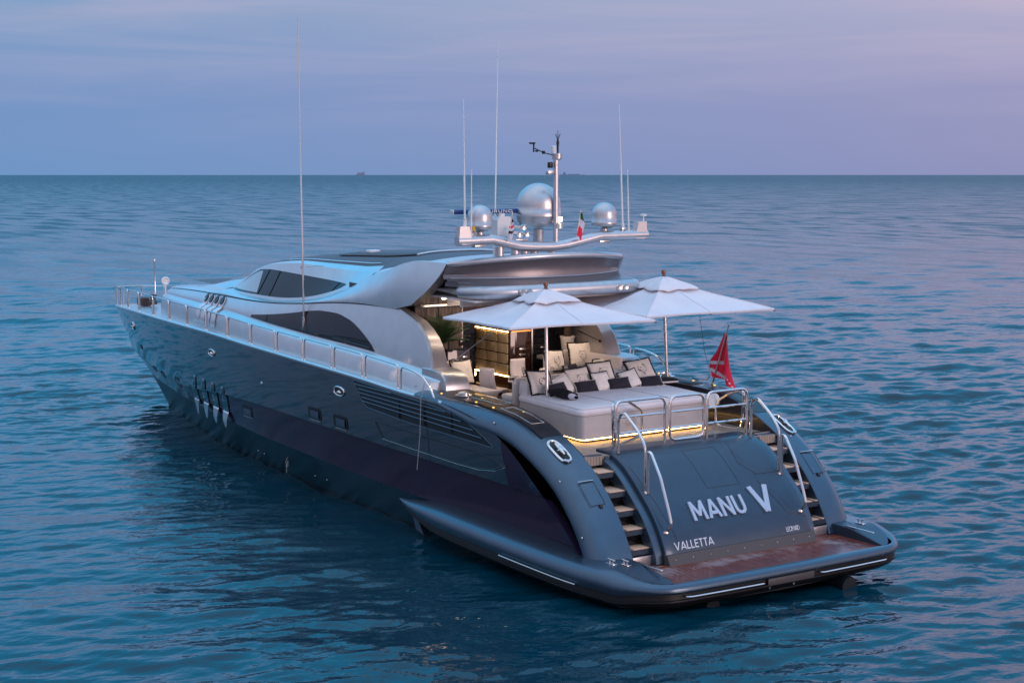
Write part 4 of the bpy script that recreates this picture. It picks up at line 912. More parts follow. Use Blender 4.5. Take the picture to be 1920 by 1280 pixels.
mb = MB(); mb.lathe([(.05, 3.3), (.022, 3.36), (.02, 4.42), (.03, 4.44), (.03, 4.5), (.012, 4.54)], 10, (31.5, 0, 0)); mb.build('jack_staff', ['chrome'], yacht)
mb = MB(); mb.lathe([(0, .10), (.09, .09), (.14, .02), (.145, -.03), (.115, -.05), (.10, -.015), (.05, -.0), (0, -.03)], 20, (30.55, 0, 3.84), axis='x'); mb.tube([(30.55, 0, 3.2), (30.55, 0, 3.75)], .03, 8); mb.build('bow_speaker', ['white'], yacht)
mb = MB(); mb.box((31.9, .25, 3.05), (.55, .35, .30), bev=.05); mb.lathe([(.14, 3.0), (.14, 3.1), (.09, 3.14), (.09, 3.26), (.15, 3.30), (.12, 3.34)], 16, (31.2, .2, 0)); mb.build('anchor_windlass', ['orangebox'], yacht)
mb = MB(); mb.tube([(33.0, .05, 2.98), (32.2, .12, 3.16), (31.3, .2, 3.14)], .035, 6); mb.build('anchor_chain', ['steel'], yacht)

# transom gates and hand rails
def frame(name, y0, y1, z0, z1, x0, bars=(), posts=True, r=.030, x1=None):
    x1 = x0 if x1 is None else x1; mb = MB()
    if posts: mb.tube(fillet([(x0, y0, 2.40), (x0, y0, z1), (x1, y1, z1), (x1, y1, 2.40)], .17, 5), r, 8)
    else: mb.tube(fillet([(x0, y0, z0), (x0, y0, z1), (x1, y1, z1), (x1, y1, z0)], .17, 5, True), r, 8, closed=True)
    for b in bars: mb.tube([(x0, y0, b), (x1, y1, b)], r*.8, 8)
    return mb.build(name, ['chrome'], yacht)
frame('transom_rail', 1.50, .26, 2.4, 3.34, 3.30, (3.02, 2.70)); frame('transom_rail', -.84, -1.92, 2.4, 3.34, 3.30, (3.02, 2.70))
frame('transom_gate', .13, -.75, 2.45, 3.33, 3.30, (3.02, 2.70), posts=False)
for pts in ([(3.34, 1.55, 3.30), (3.75, .90, 3.27), (4.1, .22, 2.95), (4.1, .2, 2.45), (3.42, 1.45, 2.40)], [(3.34, -1.88, 3.30), (3.8, -1.92, 3.20), (4.2, -1.86, 2.95), (4.2, -1.86, 2.45), (3.5, -1.97, 2.45)]):
    mb = MB(); mb.tube(fillet(pts, .16, 5, True), .028, 8, closed=True); mb.build('stair_gate', ['chrome'], yacht)
for s in (1, -1):
    y = s*1.71
    mb = MB(); mb.tube(fillet([(2.93, y, 2.40), (2.93, y, 3.10), (2.76, y, 3.24), (2.34, y, 2.95), (2.09, y, 2.68), (2.08, y, 1.80)], .12, 5), .030, 8); mb.build('hand_rail', ['chrome'], transom)
    mb = MB(); mb.tube(fillet([(2.00, y, 1.77), (2.00, y, 2.58), (1.90, y, 2.56), (1.62, y, 2.15), (1.36, y, 1.55), (1.27, y, 1.30), (1.42, y, 1.14)], .07, 5), .030, 8); mb.build('hand_rail', ['chrome'], transom)
    for z, xx in ((1.79, 2.05), (1.14, 1.44)):
        mb = MB(); mb.lathe([(0, -.02), (.07, -.02), (.065, .02), (0, .03)], 14, (xx, y, z)); mb.build('rail_foot', ['chrome'], transom)

# ------------------------------------------------------------------ cockpit furniture and saloon front
mb = MB(); B = [(4.22, 1.60), (4.36, -1.72), (4.44, -1.86), (6.72, -2.05), (6.72, 1.52), (4.34, 1.66)]
B = [(p[0], p[1]) for p in fillet([(a, b, 0) for a, b in B], .12, 4, True)]
mb.prism([(x, y, 2.455) for x, y in B], (0, 0, .465)); sunbed = mb.build('sunbed', ['bedbase'], yacht, angle=40)
cen = np.array([5.5, -.15]); shr = lambda k: [tuple(cen+(np.array(p)-cen)*k) for p in B]
mb = MB(); mb.grid([[(x, y, 2.375) for x, y in shr(.93)], [(x, y, 2.46) for x, y in shr(.93)]], closed=True); mb.build('plinth', ['black'], sunbed)
mb = MB(); mb.tube([(x, y, 2.435) for x, y in shr(.955)], .012, 6, closed=True); mb.build('light_strip', ['led'], sunbed)
mb = MB(); prof = [(.985, 2.925), (1.004, 2.945), (1.008, 2.99), (1.004, 3.035), (.985, 3.07), (.95, 3.088), (.6, 3.10), (.2, 3.10)]
mb.grid([[(x, y, z) for x, y in shr(k)] for k, z in prof], closed=True); mb.poly([(x, y, 3.10) for x, y in shr(.2)]); mat_ = mb.build('mattress', ['bedtop'], sunbed, angle=50)
for k, z in ((.990, 3.073), (.992, 2.932)):
    mb = MB(); mb.tube([(x, y, z) for x, y in shr(k)], .008, 5, closed=True); mb.build('piping', ['cream'], sunbed)
for y in (.55, -.75):
    mb = MB(); mb.tube([(4.3, y, 3.075), (4.5, y, 3.098), (6.4, y, 3.098)], .006, 4); mb.build('mattress_seam', ['velvet'], mat_) if False else mb.build('mattress_seam', ['skirt'], sunbed)
mb = MB(); mb.box((6.62, -.25, 3.18), (.34, 3.45, .36), bev=.07, ry=R(-10)); mb.build('headrest', ['cream'], sunbed)
mb = MB(); mb.box((6.86, -.25, 2.82), (.07, 3.62, .92), bev=.012); mb.build('back_panel', ['bedbase'], sunbed)
for x in (5.0, 6.0):
    mb = MB(); mb.lathe([(0, .0), (.03, 0), (.028, .012), (0, .012)], 10, (x, 1.64-.05*(x-4.3), 2.74), axis='y'); mb.build('locker_latch', ['steel'], sunbed)
mb = MB(); mb.lathe([(0, 0), (.05, 0), (.045, -.012), (0, -.014)], 14, (4.26, .45, 2.70), axis='x'); mb.build('bed_socket', ['steel'], sunbed)
mb = MB(); mb.lathe([(0, 0), (.16, 0), (.16, .05), (0, .06)], 20, (4.2, -1.80, 2.98), axis='x'); mb.build('cockpit_speaker', ['white'], yacht)
mb = MB(); mb.box((7.18, -.2, 2.62), (.56, 3.3, .50), bev=.02); bench = mb.build('dining_bench', ['taupe'], yacht)
mb = MB(); mb.box((7.20, -.2, 2.92), (.60, 3.3, .14), bev=.05); mb.build('seat_cushion', ['cream'], bench)
mb = MB(); mb.box((6.96, -.2, 3.18), (.12, 3.3, .40), bev=.05); mb.build('back_cushion', ['cream'], bench)
# sofa to port and corner sofa to starboard
mb = MB(); mb.box((8.75, 1.60, 2.60), (1.1, 1.06, .46), bev=.02); mb.box((7.98, 1.85, 2.56), (.44, .56, .38), bev=.02); sofa = mb.build('port_sofa' if False else 'sofa', ['cream'], yacht)
mb = MB(); mb.box((8.72, 1.60, 2.88), (1.14, 1.08, .14), bev=.05); mb.build('seat_cushion', ['cream'], sofa)
mb = MB(); mb.box((7.96, 1.84, 2.80), (.46, .58, .13), bev=.05); mb.build('seat_cushion', ['cream'], sofa)
mb = MB(); mb.box((9.36, 1.60, 3.20), (.16, 1.10, .62), bev=.05); mb.build('back_cushion', ['cream'], sofa)
mb = MB(); mb.box((9.0, -1.62, 2.60), (.9, 1.06, .46), bev=.02); mb.box((8.2, -1.86, 2.60), (.7, .58, .46), bev=.02); sofa2 = mb.build('sofa', ['cream'], yacht)
mb = MB(); mb.box((8.95, -1.62, 2.90), (.9, 1.08, .14), bev=.05); mb.build('seat_cushion', ['cream'], sofa2)
mb = MB(); mb.box((8.18, -1.84, 2.90), (.72, .62, .14), bev=.05); mb.build('seat_cushion', ['cream'], sofa2)
mb = MB(); mb.box((9.45, -1.60, 3.24), (.15, 1.10, .60), bev=.05); mb.build('back_cushion', ['cream'], sofa2)
mb = MB(); mb.box((8.62, -2.09, 3.22), (1.62, .13, .56), bev=.05); mb.build('back_cushion', ['cream'], sofa2)
# bulkhead
XB = 10.0
mb = MB(); mb.box((XB+.03, 1.52, 3.70), (.05, 1.26, 2.6)); blk = mb.build('bulkhead_panel', ['streakpanel'], yacht)
for y in (2.14, 1.52, .885):
    mb = MB(); mb.box((XB, y, 3.70), (.03, .022, 2.58)); mb.build('panel_joint', ['steel' if y < 1 else 'black'], blk)
mb = MB(); mb.box((XB+.05, .69, 3.70), (.03, .34, 2.6)); mb.build('glass_door', ['glass'], yacht)
mb = MB(); mb.box((XB+.05, -1.62, 3.70), (.03, 1.06, 2.6)); gd = mb.build('glass_door', ['glass'], yacht)
mb = MB(); mb.box((XB-.0, -1.075, 3.70), (.05, .05, 2.6), bev=.01); mb.build('door_post', ['steel'], yacht)
mb = MB(); mb.box((XB+.02, -1.42, 3.56), (.03, .16, .035), bev=.008); mb.build('door_handle', ['chrome'], gd)
mb = MB(); mb.box((XB+.05, 0, 4.72), (.08, 4.2, .50)); mb.build('door_header', ['darkwood'], yacht)
mb = MB(); mb.box((XB+.8, -.75, 3.21), (1.58, .60, 1.60), bev=.03, seg=3); cabn = mb.build('saloon_cabinet', ['darkwood'], yacht)
mb = MB(); mb.box((XB+.8, -.75, 4.04), (1.64, .66, .05), bev=.015); mb.build('cabinet_top', ['darkwood'], cabn)
for i in range(3):
    for j in range(4):
        mb = MB(); mb.box((XB+.31+.48*i, -.443, 3.08+.245*j), (.455, .03, .222), bev=.006); mb.build('drawer_front', ['drawer'], cabn)
mb = MB(); mb.box((XB+.79, -.435, 3.975), (1.44, .022, .018)); mb.build('light_strip', ['led'], cabn)
mb = MB(); mb.box((XB+.79, -.43, 2.915), (1.50, .022, .022)); mb.build('light_strip', ['led'], cabn)
mb = MB(); mb.box((XB-.005, -.76, 3.985), (.02, .54, .018)); mb.build('light_strip', ['ledred'], cabn)
for z in (3.55, 3.42): 
    mb = MB(); mb.box((XB-.003, -.80, z), (.02, .17, .05), bev=.006); mb.build('cabinet_handle', ['chrome'], cabn)
mb = MB(); mb.box((XB+.62, -.36, 2.60), (1.9, .14, .05), bev=.01); mb.build('lit_step', ['teak'], yacht)
mb = MB(); mb.lathe([(0, 2.80), (.035, 2.81), (.04, 2.88), (0, 2.92)], 10, (XB+1.3, -.28, 0)); mb.build('floor_lamp', ['lamp'], yacht)
mb = MB(); mb.box((13.3, 0, 3.7), (.1, 4.4, 2.7)); mb.box((11.6, 2.1, 3.7), (3.2, .08, 2.7)); mb.box((11.6, -2.1, 3.7), (3.2, .08, 2.7)); mb.build('saloon_wall', ['darkwood'], yacht, smooth=False) if False else None
for c_, d_ in (((13.3, 0, 3.7), (.1, 4.1, 2.7)), ((11.68, 2.08, 3.7), (3.1, .06, 2.7)), ((11.68, -2.08, 3.7), (3.1, .06, 2.7))):
    mb = MB(); mb.box(c_, d_); mb.build('saloon_wall', ['darkwood'], yacht)
mb = MB(); mb.box((9.82, 1.18, 3.05), (.30, .62, 1.35), bev=.03); con = mb.build('bar_console', ['blackgloss'], yacht)
for y, z in ((1.02, 3.52), (1.0, 3.38)):
    mb = MB(); mb.box((9.66, y, z), (.02, .12, .05), bev=.008); mb.build('console_handle', ['chrome'], con)
mb = MB(); mb.box((9.83, 1.0, 3.85), (.08, .14, .16), bev=.02); mb.tube([(9.83, 1.35, 3.72), (9.83, 1.36, 4.05), (9.80, 1.30, 4.18), (9.78, 1.15, 4.20)], .022, 6); mb.build('bar_tap', ['blackgloss'], con)
mb = MB(); mb.box((9.72, -1.62, 3.36), (.36, .98, .10), bev=.02); mb.build('planter_ledge', ['taupe'], yacht)
for s in (1, -1):
    mb = MB(); mb.tube([(9.6, s*2.15, 3.95), (8.7, s*2.15, 3.78)], .010, 5); mb.tube([(8.75, s*2.15, 3.79), (8.7, s*2.13, 3.78)], .03, 8); mb.build('lining_cord', ['black'], yacht)
# capstan and small fittings on the quarter decks
for s in (1, -1):
    mb = MB(); mb.lathe([(.20, 3.11), (.20, 3.125), (.12, 3.14), (.10, 3.16), (.13, 3.19), (.0, 3.195)], 20, (6.95, s*2.72, 0)); mb.build('deck_capstan', ['chrome'], yacht)
    mb = MB(); mb.lathe([(.07, 3.045), (.07, 3.055), (0, 3.06)], 16, (5.65, s*2.66, .02)); mb.build('deck_filler', ['chrome'], yacht)
    for x, y in ((7.5, 2.95), (7.35, 2.6), (6.5, 2.56), (6.2, 2.9), (5.5, 2.93), (4.9, 2.60)):
        zz = float(np.interp(x, ARC[:, 0], ARC[:, 1])); mb = MB(); mb.lathe([(.024, -.005), (.024, .008), (0, .010)], 10, (x, s*y, zz)); mb.build('deck_light', ['ledsoft'], yacht)
mb = MB(); mb.box((6.4, -2.62, 3.085), (1.3, .34, .03), bev=.01); mb.build('black_deck_pad', ['black'], yacht)

# ------------------------------------------------------------------ parasols
def parasol(label, base, corners, ztop, group='white parasols on the aft deck'):
    bx, by, bz = base; t = thing('parasol', label, 'parasol', base, group=group)
    l = lambda p: (p[0]-bx, p[1]-by, p[2]-bz)
    C4 = [np.array(l(p)) for p in corners]; cx_ = np.mean([c[:2] for c in C4], 0); apex = np.array([cx_[0], cx_[1], ztop-bz])
    mb = MB(); mb.tube([(0, 0, 0), (cx_[0], cx_[1], ztop-bz+.02)], .036, 12); mb.build('pole', ['steel'], t)
    rim = []
    for a, b in zip(C4, C4[1:]+C4[:1]):
        for k in range(8):
            q = k/8; p = a+(b-a)*q; p = p+(apex-p)*np.array([1, 1, 0])*.035*math.sin(math.pi*q)+np.array([0, 0, .03*math.sin(2*math.pi*q)**2*0]); rim.append((p, q))
    mb = MB(); rows = []
    for r in np.linspace(.12, 1, 12):
        row = []
        for p, q in rim:
            v = apex+(p-apex)*r; sag = -.075*math.sin(math.pi*r)*(.25+.75*abs(math.sin(2*math.pi*q)))+.008*math.sin(11*r+9*q)*r; v = v+np.array([0, 0, sag+.015]); row.append(tuple(v))
        rows.append(row)
    mb.grid(rows, closed=True)
    last = rows[-1]; mb.grid([last, [(p[0], p[1], p[2]-.045) for p in last]], closed=True)
    can = mb.build('canopy', ['canvas'], t, angle=12)
    for i in range(0, 32, 4):
        mb = MB(); mb.tube([(rw[i][0], rw[i][1], rw[i][2]+.004) for rw in rows], .009, 5); mb.build('seam', ['canvas'], can)
    mb = MB(); mb.tube([(p[0], p[1], p[2]-.022) for p in last], .010, 5, closed=True); mb.build('hem', ['canvas'], can)
    mb = MB(); rows = []
    for r in np.linspace(0.02, .33, 9):
        row = []
        for i, (p, q) in enumerate(rim):
            v = apex+(p-apex)*r; u = r/.33; row.append((v[0], v[1], v[2]+.085*(1-u*u)+.026+.012*u*math.cos(2*math.pi*q*2)+.011*math.sin(i*2.3)*u+.012*math.sin(u*9+i*.9)*u))
        rows.append(row)
    mb.grid(rows, closed=True); mb.build('vent_cap', ['canvas'], t, angle=30, solid=.006)
    for i in range(0, 32, 4):
        p, q = rim[i]; a = apex+(p-apex)*.06-np.array([0, 0, .05]); b = p*1.0+(p-apex)*.012-np.array([0, 0, .035])
        m_ = (a+b)/2-np.array([0, 0, .045]); mb = MB(); mb.tube([a, m_, b], .013, 6); mb.build('rib', ['wood'], t)
    mb = MB(); mb.lathe([(.03, .0), (.05, .03), (.03, .06), (.055, .10), (.05, .15), (.02, .17)], 14, (apex[0], apex[1], apex[2]+.08)); mb.build('finial', ['wood'], t)
    return t
p1 = parasol('white parasol at the left, its pole rising at the near edge of the sunbed', (6.0, 1.26, 3.06), [(4.70, 3.07, 4.75), (4.40, -.35, 4.75), (7.78, -.72, 4.80), (7.98, 2.62, 4.66)], 5.24)
p2 = parasol('white parasol at the right, its pole beside the folded towel by the starboard bulwark', (6.64, -2.50, 3.05), [(5.06, -.65, 4.75), (4.93, -4.14, 4.75), (8.40, -4.20, 4.80), (8.50, -.72, 4.78)], 5.33)
o = thing('guy_rope', 'thin pale rope running down from the left parasol to the port sofa', 'rope')
ME = MB(); ME.tube([(5.4, 2.85, 4.70), (7.2, 2.3, 4.13), (9.3, 1.62, 3.45)], .010, 5); o.data if False else None
def mesh_thing(name, mb, mats, label, cat, group=None, **k):
    me = mb.mesh(name, mats, **k); t = thing(name, label, cat, group=group, me=me); return t
bpy.data.objects.remove(o); ONBOARD.pop()
mesh_thing('guy_rope', ME, ['rope'], 'thin pale rope slanting down from the left parasol to the port sofa back', 'rope')
ME = MB(); ME.tube([(7.62, 3.29, 3.36), (7.74, 3.32, 3.0), (7.80, 3.31, 2.2), (7.95, 3.30, 1.42)], .011, 6); mesh_thing('hanging_line', ME, ['rope'], 'thin white line hanging from the rail down the dark port hull side', 'rope')
ME = MB(); ME.tube([(6.2, -3.02, 4.75), (6.0, -3.05, 3.75), (5.85, -3.12, 3.25)], .006, 4); ME.tube([(5.85, -3.12, 3.25), (5.95, -3.1, 3.12), (6.2, -3.0, 3.11), (6.3, -2.95, 3.14), (6.05, -2.92, 3.1)], .009, 5); mesh_thing('tie_line', ME, ['black'], 'dark thin cord from the right parasol down to the starboard rail', 'rope')

ME = MB(); x_, z_ = 15.55, .42
ME.tube([(x_, hy(x_, z_)+.03, z_), (x_+.07, hy(x_, z_)+.04, z_-.12), (x_+.03, hy(x_, z_)+.05, z_-.26), (x_-.06, hy(x_, z_)+.05, z_-.22), (x_-.05, hy(x_, z_)+.04, z_-.08), (x_+.02, hy(x_, z_)+.04, z_-.20), (x_+.05, hy(x_, z_)+.04, z_-.40)], .010, 5); mesh_thing('rope_loop', ME, ['rope'], 'small loop of white cord hanging at the waterline on the port hull side', 'rope')
# ------------------------------------------------------------------ cushions
def pillow_mesh(w, h, d, seed=0):
    r_ = np.random.default_rng(seed); n = 15; mb = MB(); ph = r_.random(4)*6.28
    for sg in (1, -1):
        rows = []
        for i in range(n):
            row = []
            for j in range(n):
                u = -1+2*i/(n-1); v = -1+2*j/(n-1); e = (1-abs(u)**2.6)*(1-abs(v)**2.6)
                pin = 1-.055*(1-u*u)*abs(v)**3*0; px = u*w/2*(1-.05*(1-abs(u)**2)*0-.06*(1-v*v)*abs(u)**2*1); py = v*h/2*(1-.07*(1-u*u)*abs(v)**2)
                z = sg*d/2*e**.42 if e > 0 else 0; z += .010*math.sin(3*u+ph[0])*math.sin(4*v+ph[1])*e+.006*math.sin(7*u+5*v+ph[2])*e
                row.append((px, py, z))
            rows.append(row)
        mb.grid(rows)
    edge = [rows[0][j] for j in range(n)]+[rows[i][n-1] for i in range(1, n)]+[rows[n-1][j] for j in range(n-2, -1, -1)]+[rows[i][0] for i in range(n-2, 0, -1)]
    return mb, [(p[0], p[1], 0) for p in edge]
def pillow(label, loc, w, h, m, yaw=0, lean=62, roll=0, fringe='fringe', fr=.022, emblem=False, d=.16, seed=0, group='cushions'):
    # local x: width (athwart), y: height, z: front normal (faces aft)
    t = thing('cushion', label, 'cushion', loc, group=group)
    Rm = Matrix.Rotation(R(yaw), 3, 'Z') @ Matrix(((0, 0, -1), (-1, 0, 0), (0, 1, 0))) @ Matrix.Rotation(R(-(90-lean)), 3, 'X') @ Matrix.Rotation(R(roll), 3, 'Z')
    t.rotation_euler = Rm.to_euler()
    mb, edge = pillow_mesh(w, h, d, seed); mb.build('cover', [m], t, angle=180)
    if fringe:
        r_ = np.random.default_rng(seed+5); pts = []
        for k, p in enumerate(edge): q = 1+.03*r_.random(); pts.append((p[0]*q, p[1]*q, p[2]+.012*(r_.random()-.5)))
        mb = MB(); mb.tube(pts, [fr*(.75+.5*r_.random()) for _ in pts], 6, closed=True); mb.build('fringe', [fringe], t)
    if emblem:        # an animal head drawn in grey line: outline, ears, eye, muzzle and spots
        mb = MB(); z = d/2+.006; k = w/.62*.82
        def ln(P, r=.006): mb.tube([(x*k, y*k-.03, z-.25*(x*x+y*y)) for x, y in P], r*.8, 5)
        ln([(-.10, .02), (-.09, .09), (-.02, .13), (.06, .12), (.11, .07), (.12, .0), (.10, -.06), (.04, -.10), (.0, -.08), (-.04, -.05), (-.09, -.03), (-.10, .02)])
        ln([(.05, .12), (.08, .16), (.12, .12)]); ln([(-.06, .11), (-.07, .145), (-.02, .13)]); ln([(-.04, .05), (-.01, .06), (.02, .05)], .008); ln([(-.10, .0), (-.06, -.01), (-.04, -.04)], .009)
        ln([(-.03, -.14), (.01, -.12), (.05, -.14), (.03, -.17)])
        for x, y in ((.05, .08), (.08, .03), (.06, -.02), (.02, .09), (.09, .08), (.03, -.05), (-.03, .09)): mb.lathe([(0, 0), (.011*k, 0), (.011*k, .004), (0, .004)], 7, (x*k, y*k, z-.01))
        mb.build('emblem', ['print'], t)
    return t
gB = 'cushions on the sunbed'; gS = 'cushions on the sofas'
pillow('large cream cushion with emblem and black fringe at the port end of the sunbed', (6.40, 1.16, 3.32), .62, .56, 'pillow', 6, 60, -6, emblem=True, seed=1, group=gB)
pillow('large cream emblem cushion between two plain ivory cushions, second from port on the sunbed', (6.42, .13, 3.31), .62, .56, 'pillow', -4, 60, 5, emblem=True, seed=2, group=gB)
pillow('large cream emblem cushion behind the violet lumbar, set highest on the sunbed headrest', (6.52, -.55, 3.40), .62, .52, 'pillow', -6, 58, 3, emblem=True, seed=3, group=gB)
pillow('large cream emblem cushion at the starboard end of the sunbed', (6.55, -1.66, 3.38), .64, .54, 'pillow', -16, 50, 9, emblem=True, seed=4, group=gB)
pillow('plain ivory cushion just behind the left parasol pole', (6.22, .66, 3.25), .46, .45, 'pillowwhite', 10, 54, 18, fringe='pillowwhite', fr=.016, seed=5, group=gB)
pillow('plain ivory cushion with black fringe between the two middle violet lumbars', (6.22, -.33, 3.26), .48, .44, 'pillowwhite', 2, 60, 2, seed=6, fr=.014, group=gB)
pillow('plain ivory cushion next to the starboard end emblem cushion', (6.24, -1.12, 3.25), .48, .44, 'pillowwhite', -12, 54, 14, seed=7, fr=.014, group=gB)
pillow('dark violet lumbar cushion at the port end, half behind the parasol pole', (6.04, .98, 3.21), .58, .30, 'velvet', 6, 56, 4, fringe='pillowwhite', fr=.007, seed=8, group=gB)
pillow('dark violet lumbar cushion lying lowest, in front of the second emblem cushion', (6.10, .16, 3.20), .58, .28, 'velvet', -2, 56, 2, fringe='pillowwhite', fr=.007, seed=9, group=gB)
pillow('dark violet lumbar cushion between two plain ivory cushions', (6.10, -.72, 3.20), .58, .28, 'velvet', -6, 56, 3, fringe='pillowwhite', fr=.007, seed=10, group=gB)
pillow('dark violet lumbar cushion at the starboard end beside the folded towel', (6.08, -1.58, 3.18), .56, .28, 'velvet', -16, 46, 5, fringe='pillowwhite', fr=.007, seed=11, group=gB)
pillow('cream cushion with black fringe on the starboard sofa, nearest the saloon door', (9.26, -1.22, 3.32), .60, .52, 'pillow', 8, 70, -5, emblem=True, seed=12, group=gS)
pillow('upright cream emblem cushion in the corner of the starboard sofa', (9.18, -1.92, 3.42), .64, .62, 'pillow', -8, 74, 0, emblem=True, seed=13, group=gS)
pillow('cream cushion leaning on the side back of the starboard sofa', (8.45, -1.98, 3.22), .50, .42, 'pillow', -70, 58, 12, seed=14, group=gS)
pillow('small dark violet cushion in front of the cream one nearest the saloon door', (9.0, -1.50, 3.12), .46, .28, 'velvet', 4, 60, 3, fringe='', seed=15, group=gS)
pillow('small dark violet cushion half hidden at the corner of the starboard sofa', (8.8, -1.98, 3.10), .36, .26, 'velvet', -20, 60, -3, fringe='', seed=16, group=gS)
pillow('cream cushion with black fringe on the port sofa', (9.16, 1.40, 3.25), .58, .56, 'pillow', 4, 74, 2, seed=17, group=gS)
pillow('small dark violet cushion leaning beside the cream one on the port sofa', (8.85, 1.66, 3.12), .34, .34, 'velvet', 12, 66, -6, fringe='', seed=18, group=gS)
# towels and menu card
def towel(label, loc, size, m, mband, rz):
    t = thing('towel', label, 'towel', loc, (0, 0, R(rz)), group='towels on the sunbed')
    mb = MB(); mb.box((0, 0, .022), (size[0], size[1], .044), bev=.018, seg=3); mb.build('fold', [m], t)
    mb = MB(); mb.box((0, 0, .065), (size[0]*.97, size[1]*.98, .042), bev=.018, seg=3); mb.build('fold', [mband], t); return t
towel('folded black and white towel at the starboard side of the sunbed', (6.30, -2.12, 3.10), (.42, .55), 'whitecloth', 'fringe', -8)
t = thing('towel', 'crumpled black and white towel beside the left parasol pole', 'towel', (5.55, 1.14, 3.10), group='towels on the sunbed')
bm_ = MB(); r0 = []
for i in range(14):
    a = i/13; r0.append([(-.30+.60*a, (.14+.03*math.sin(9*a))*math.cos(b), max(0, .085+(.085+.03*math.sin(7*a+2*b))*math.sin(b))) for b in np.linspace(0, 2*math.pi, 14, endpoint=False)])
bm_.grid(r0, closed=True, mfun=lambda i, j: 0); bm_.poly(r0[0]); bm_.poly(r0[-1]); bm_.build('roll', ['fringe'], t)
bm_ = MB(); bm_.grid([[(-.44+.15*a, .12*math.cos(b)*(0.5+a*.5), max(.005, .07+.075*(.45+.55*a)*math.sin(b+.3))) for b in np.linspace(0, 2*math.pi, 12, endpoint=False)] for a in np.linspace(0, 1, 5)], closed=True); bm_.build('white_end', ['whitecloth'], t)
t = thing('menu_card', 'white folded menu card standing on the starboard sofa between cushions', 'card', (8.35, -1.62, 2.98), (0, 0, R(-24)))
mb = MB(); mb.box((0, 0, .17), (.012, .24, .34), rz=R(12)); mb.box((.05, .02, .17), (.012, .24, .34), rz=R(-12)); t.data if False else mb.build('card_leaf', ['white'], t)

# ------------------------------------------------------------------ table, settings, chairs
t = thing('dining_table', 'oval glass topped dining table laid for dinner in the cockpit', 'table', (8.25, -.35, 2.37))
def ell(a, b, n=40): return [(a*math.cos(2*math.pi*k/n), b*math.sin(2*math.pi*k/n)) for k in range(n)]
mb = MB(); mb.prism([(x, y, .70) for x, y in ell(.58, 1.02)], (0, 0, .035)); mb.build('table_top', ['blackgloss'], t)
mb = MB(); mb.tube([(x, y, .715) for x, y in ell(.585, 1.025)], .022, 6, closed=True); mb.build('table_rim', ['whitecloth'], t)
mb = MB(); mb.lathe([(.30, 0), (.30, .03), (.09, .06), (.08, .66), (.2, .70)], 20); mb.build('table_foot', ['steel'], t)
zt = 2.37+.74
for k, (x, y, lab) in enumerate(((8.55, .35, 'white plate on a dark charger beside the white chair'), (8.62, -.30, 'white plate at the forward side of the dining table'), (8.05, -.1, 'white plate at the aft side of the dining table'), (8.30, -1.0, 'white plate near the starboard sofa'))):
    t = thing('plate', lab, 'plate', (x, y, zt), group='place settings on the dining table')
    mb = MB(); mb.lathe([(0, .002), (.17, .004), (.175, .012), (0, .010)], 24); mb.build('charger', ['steel'], t)
    mb = MB(); mb.lathe([(0, .014), (.08, .014), (.13, .028), (.135, .032), (.08, .022), (0, .02)], 24); mb.build('dish', ['soil'], t)
    mb = MB(); mb.prism([(-.05, -.06, .033), (.05, -.05, .033), (.03, .07, .033), (-.04, .05, .033)], (0, 0, .035)); mb.build('napkin', ['whitecloth'], t)
G = (8.30, .30), (8.70, .05), (8.40, -.55), (8.02, -.72), (8.42, -.95)
for k, (x, y) in enumerate(G):
    lab = ('clear wine glass on the dining table nearest the white side chair', 'clear wine glass on the dining table by the forward chair', 'clear wine glass in the middle of the dining table', 'clear wine glass right behind the sunbed cushions', 'clear wine glass beside the starboard sofa')[k]
    ME = MB(); ME.lathe([(.035, 0), (.034, .004), (.006, .01), (.005, .09), (.03, .12), (.042, .16), (.038, .215), (.036, .215), (.039, .16), (.028, .125), (.0, .105)], 16, (x, y, zt+.001), cap=False); mesh_thing('wine_glass', ME, ['glassware'], lab, 'glass', group='wine glasses on the dining table')
ME = MB(); 
for a in range(16):
    q = a*2.4; rr = .05+.05*(a % 4)/3; ME.lathe([(0, 0), (.035, .015), (.04, .05), (.02, .08), (0, .085)], 8, (8.3+rr*math.cos(q), -.28+rr*math.sin(q), zt+.03+.05*(a % 3)))
b_ = ME
t = thing('flower_bowl', 'low bowl of pale flowers in the middle of the dining table', 'flowers', (0, 0, 0)); b_.build('blossoms', ['pillow'], t)
mb = MB(); mb.lathe([(0, .0), (.09, .005), (.15, .05), (.155, .055), (.1, .04), (0, .03)], 20, (8.3, -.28, zt)); mb.build('bowl', ['steel'], t)
def chair(label, loc, rz):
    t = thing('dining_chair', label, 'chair', loc, (0, 0, R(rz)), group='white dining chairs')
    mb = MB(); mb.box((0, 0, .46), (.44, .44, .07), bev=.025); mb.build('seat', ['whitecloth'], t)
    rows = []
    for k in range(10):
        a = k/9; rows.append([(-.20-.10*a-.05*math.sin(a*3.1), y*(1-.10*a), .44+.56*a) for y in np.linspace(-.22, .22, 5)])
    mb = MB(); mb.grid(rows); mb.build('backrest', ['whitecloth'], t, solid=.04)
    for x, y in ((.18, .18), (.18, -.18), (-.19, .18), (-.19, -.18)):
        mb = MB(); mb.tube([(x, y, .44), (x*1.12, y*1.08, 0)], [.022, .015], 8); mb.build('leg', ['whitecloth'], t)
    return t
chair('white dining chair seen side on at the port end of the dining table', (8.85, .72, 2.37), -70)
chair('white dining chair behind the table in front of the dark cabinet corner', (9.45, -.50, 2.37), 180)

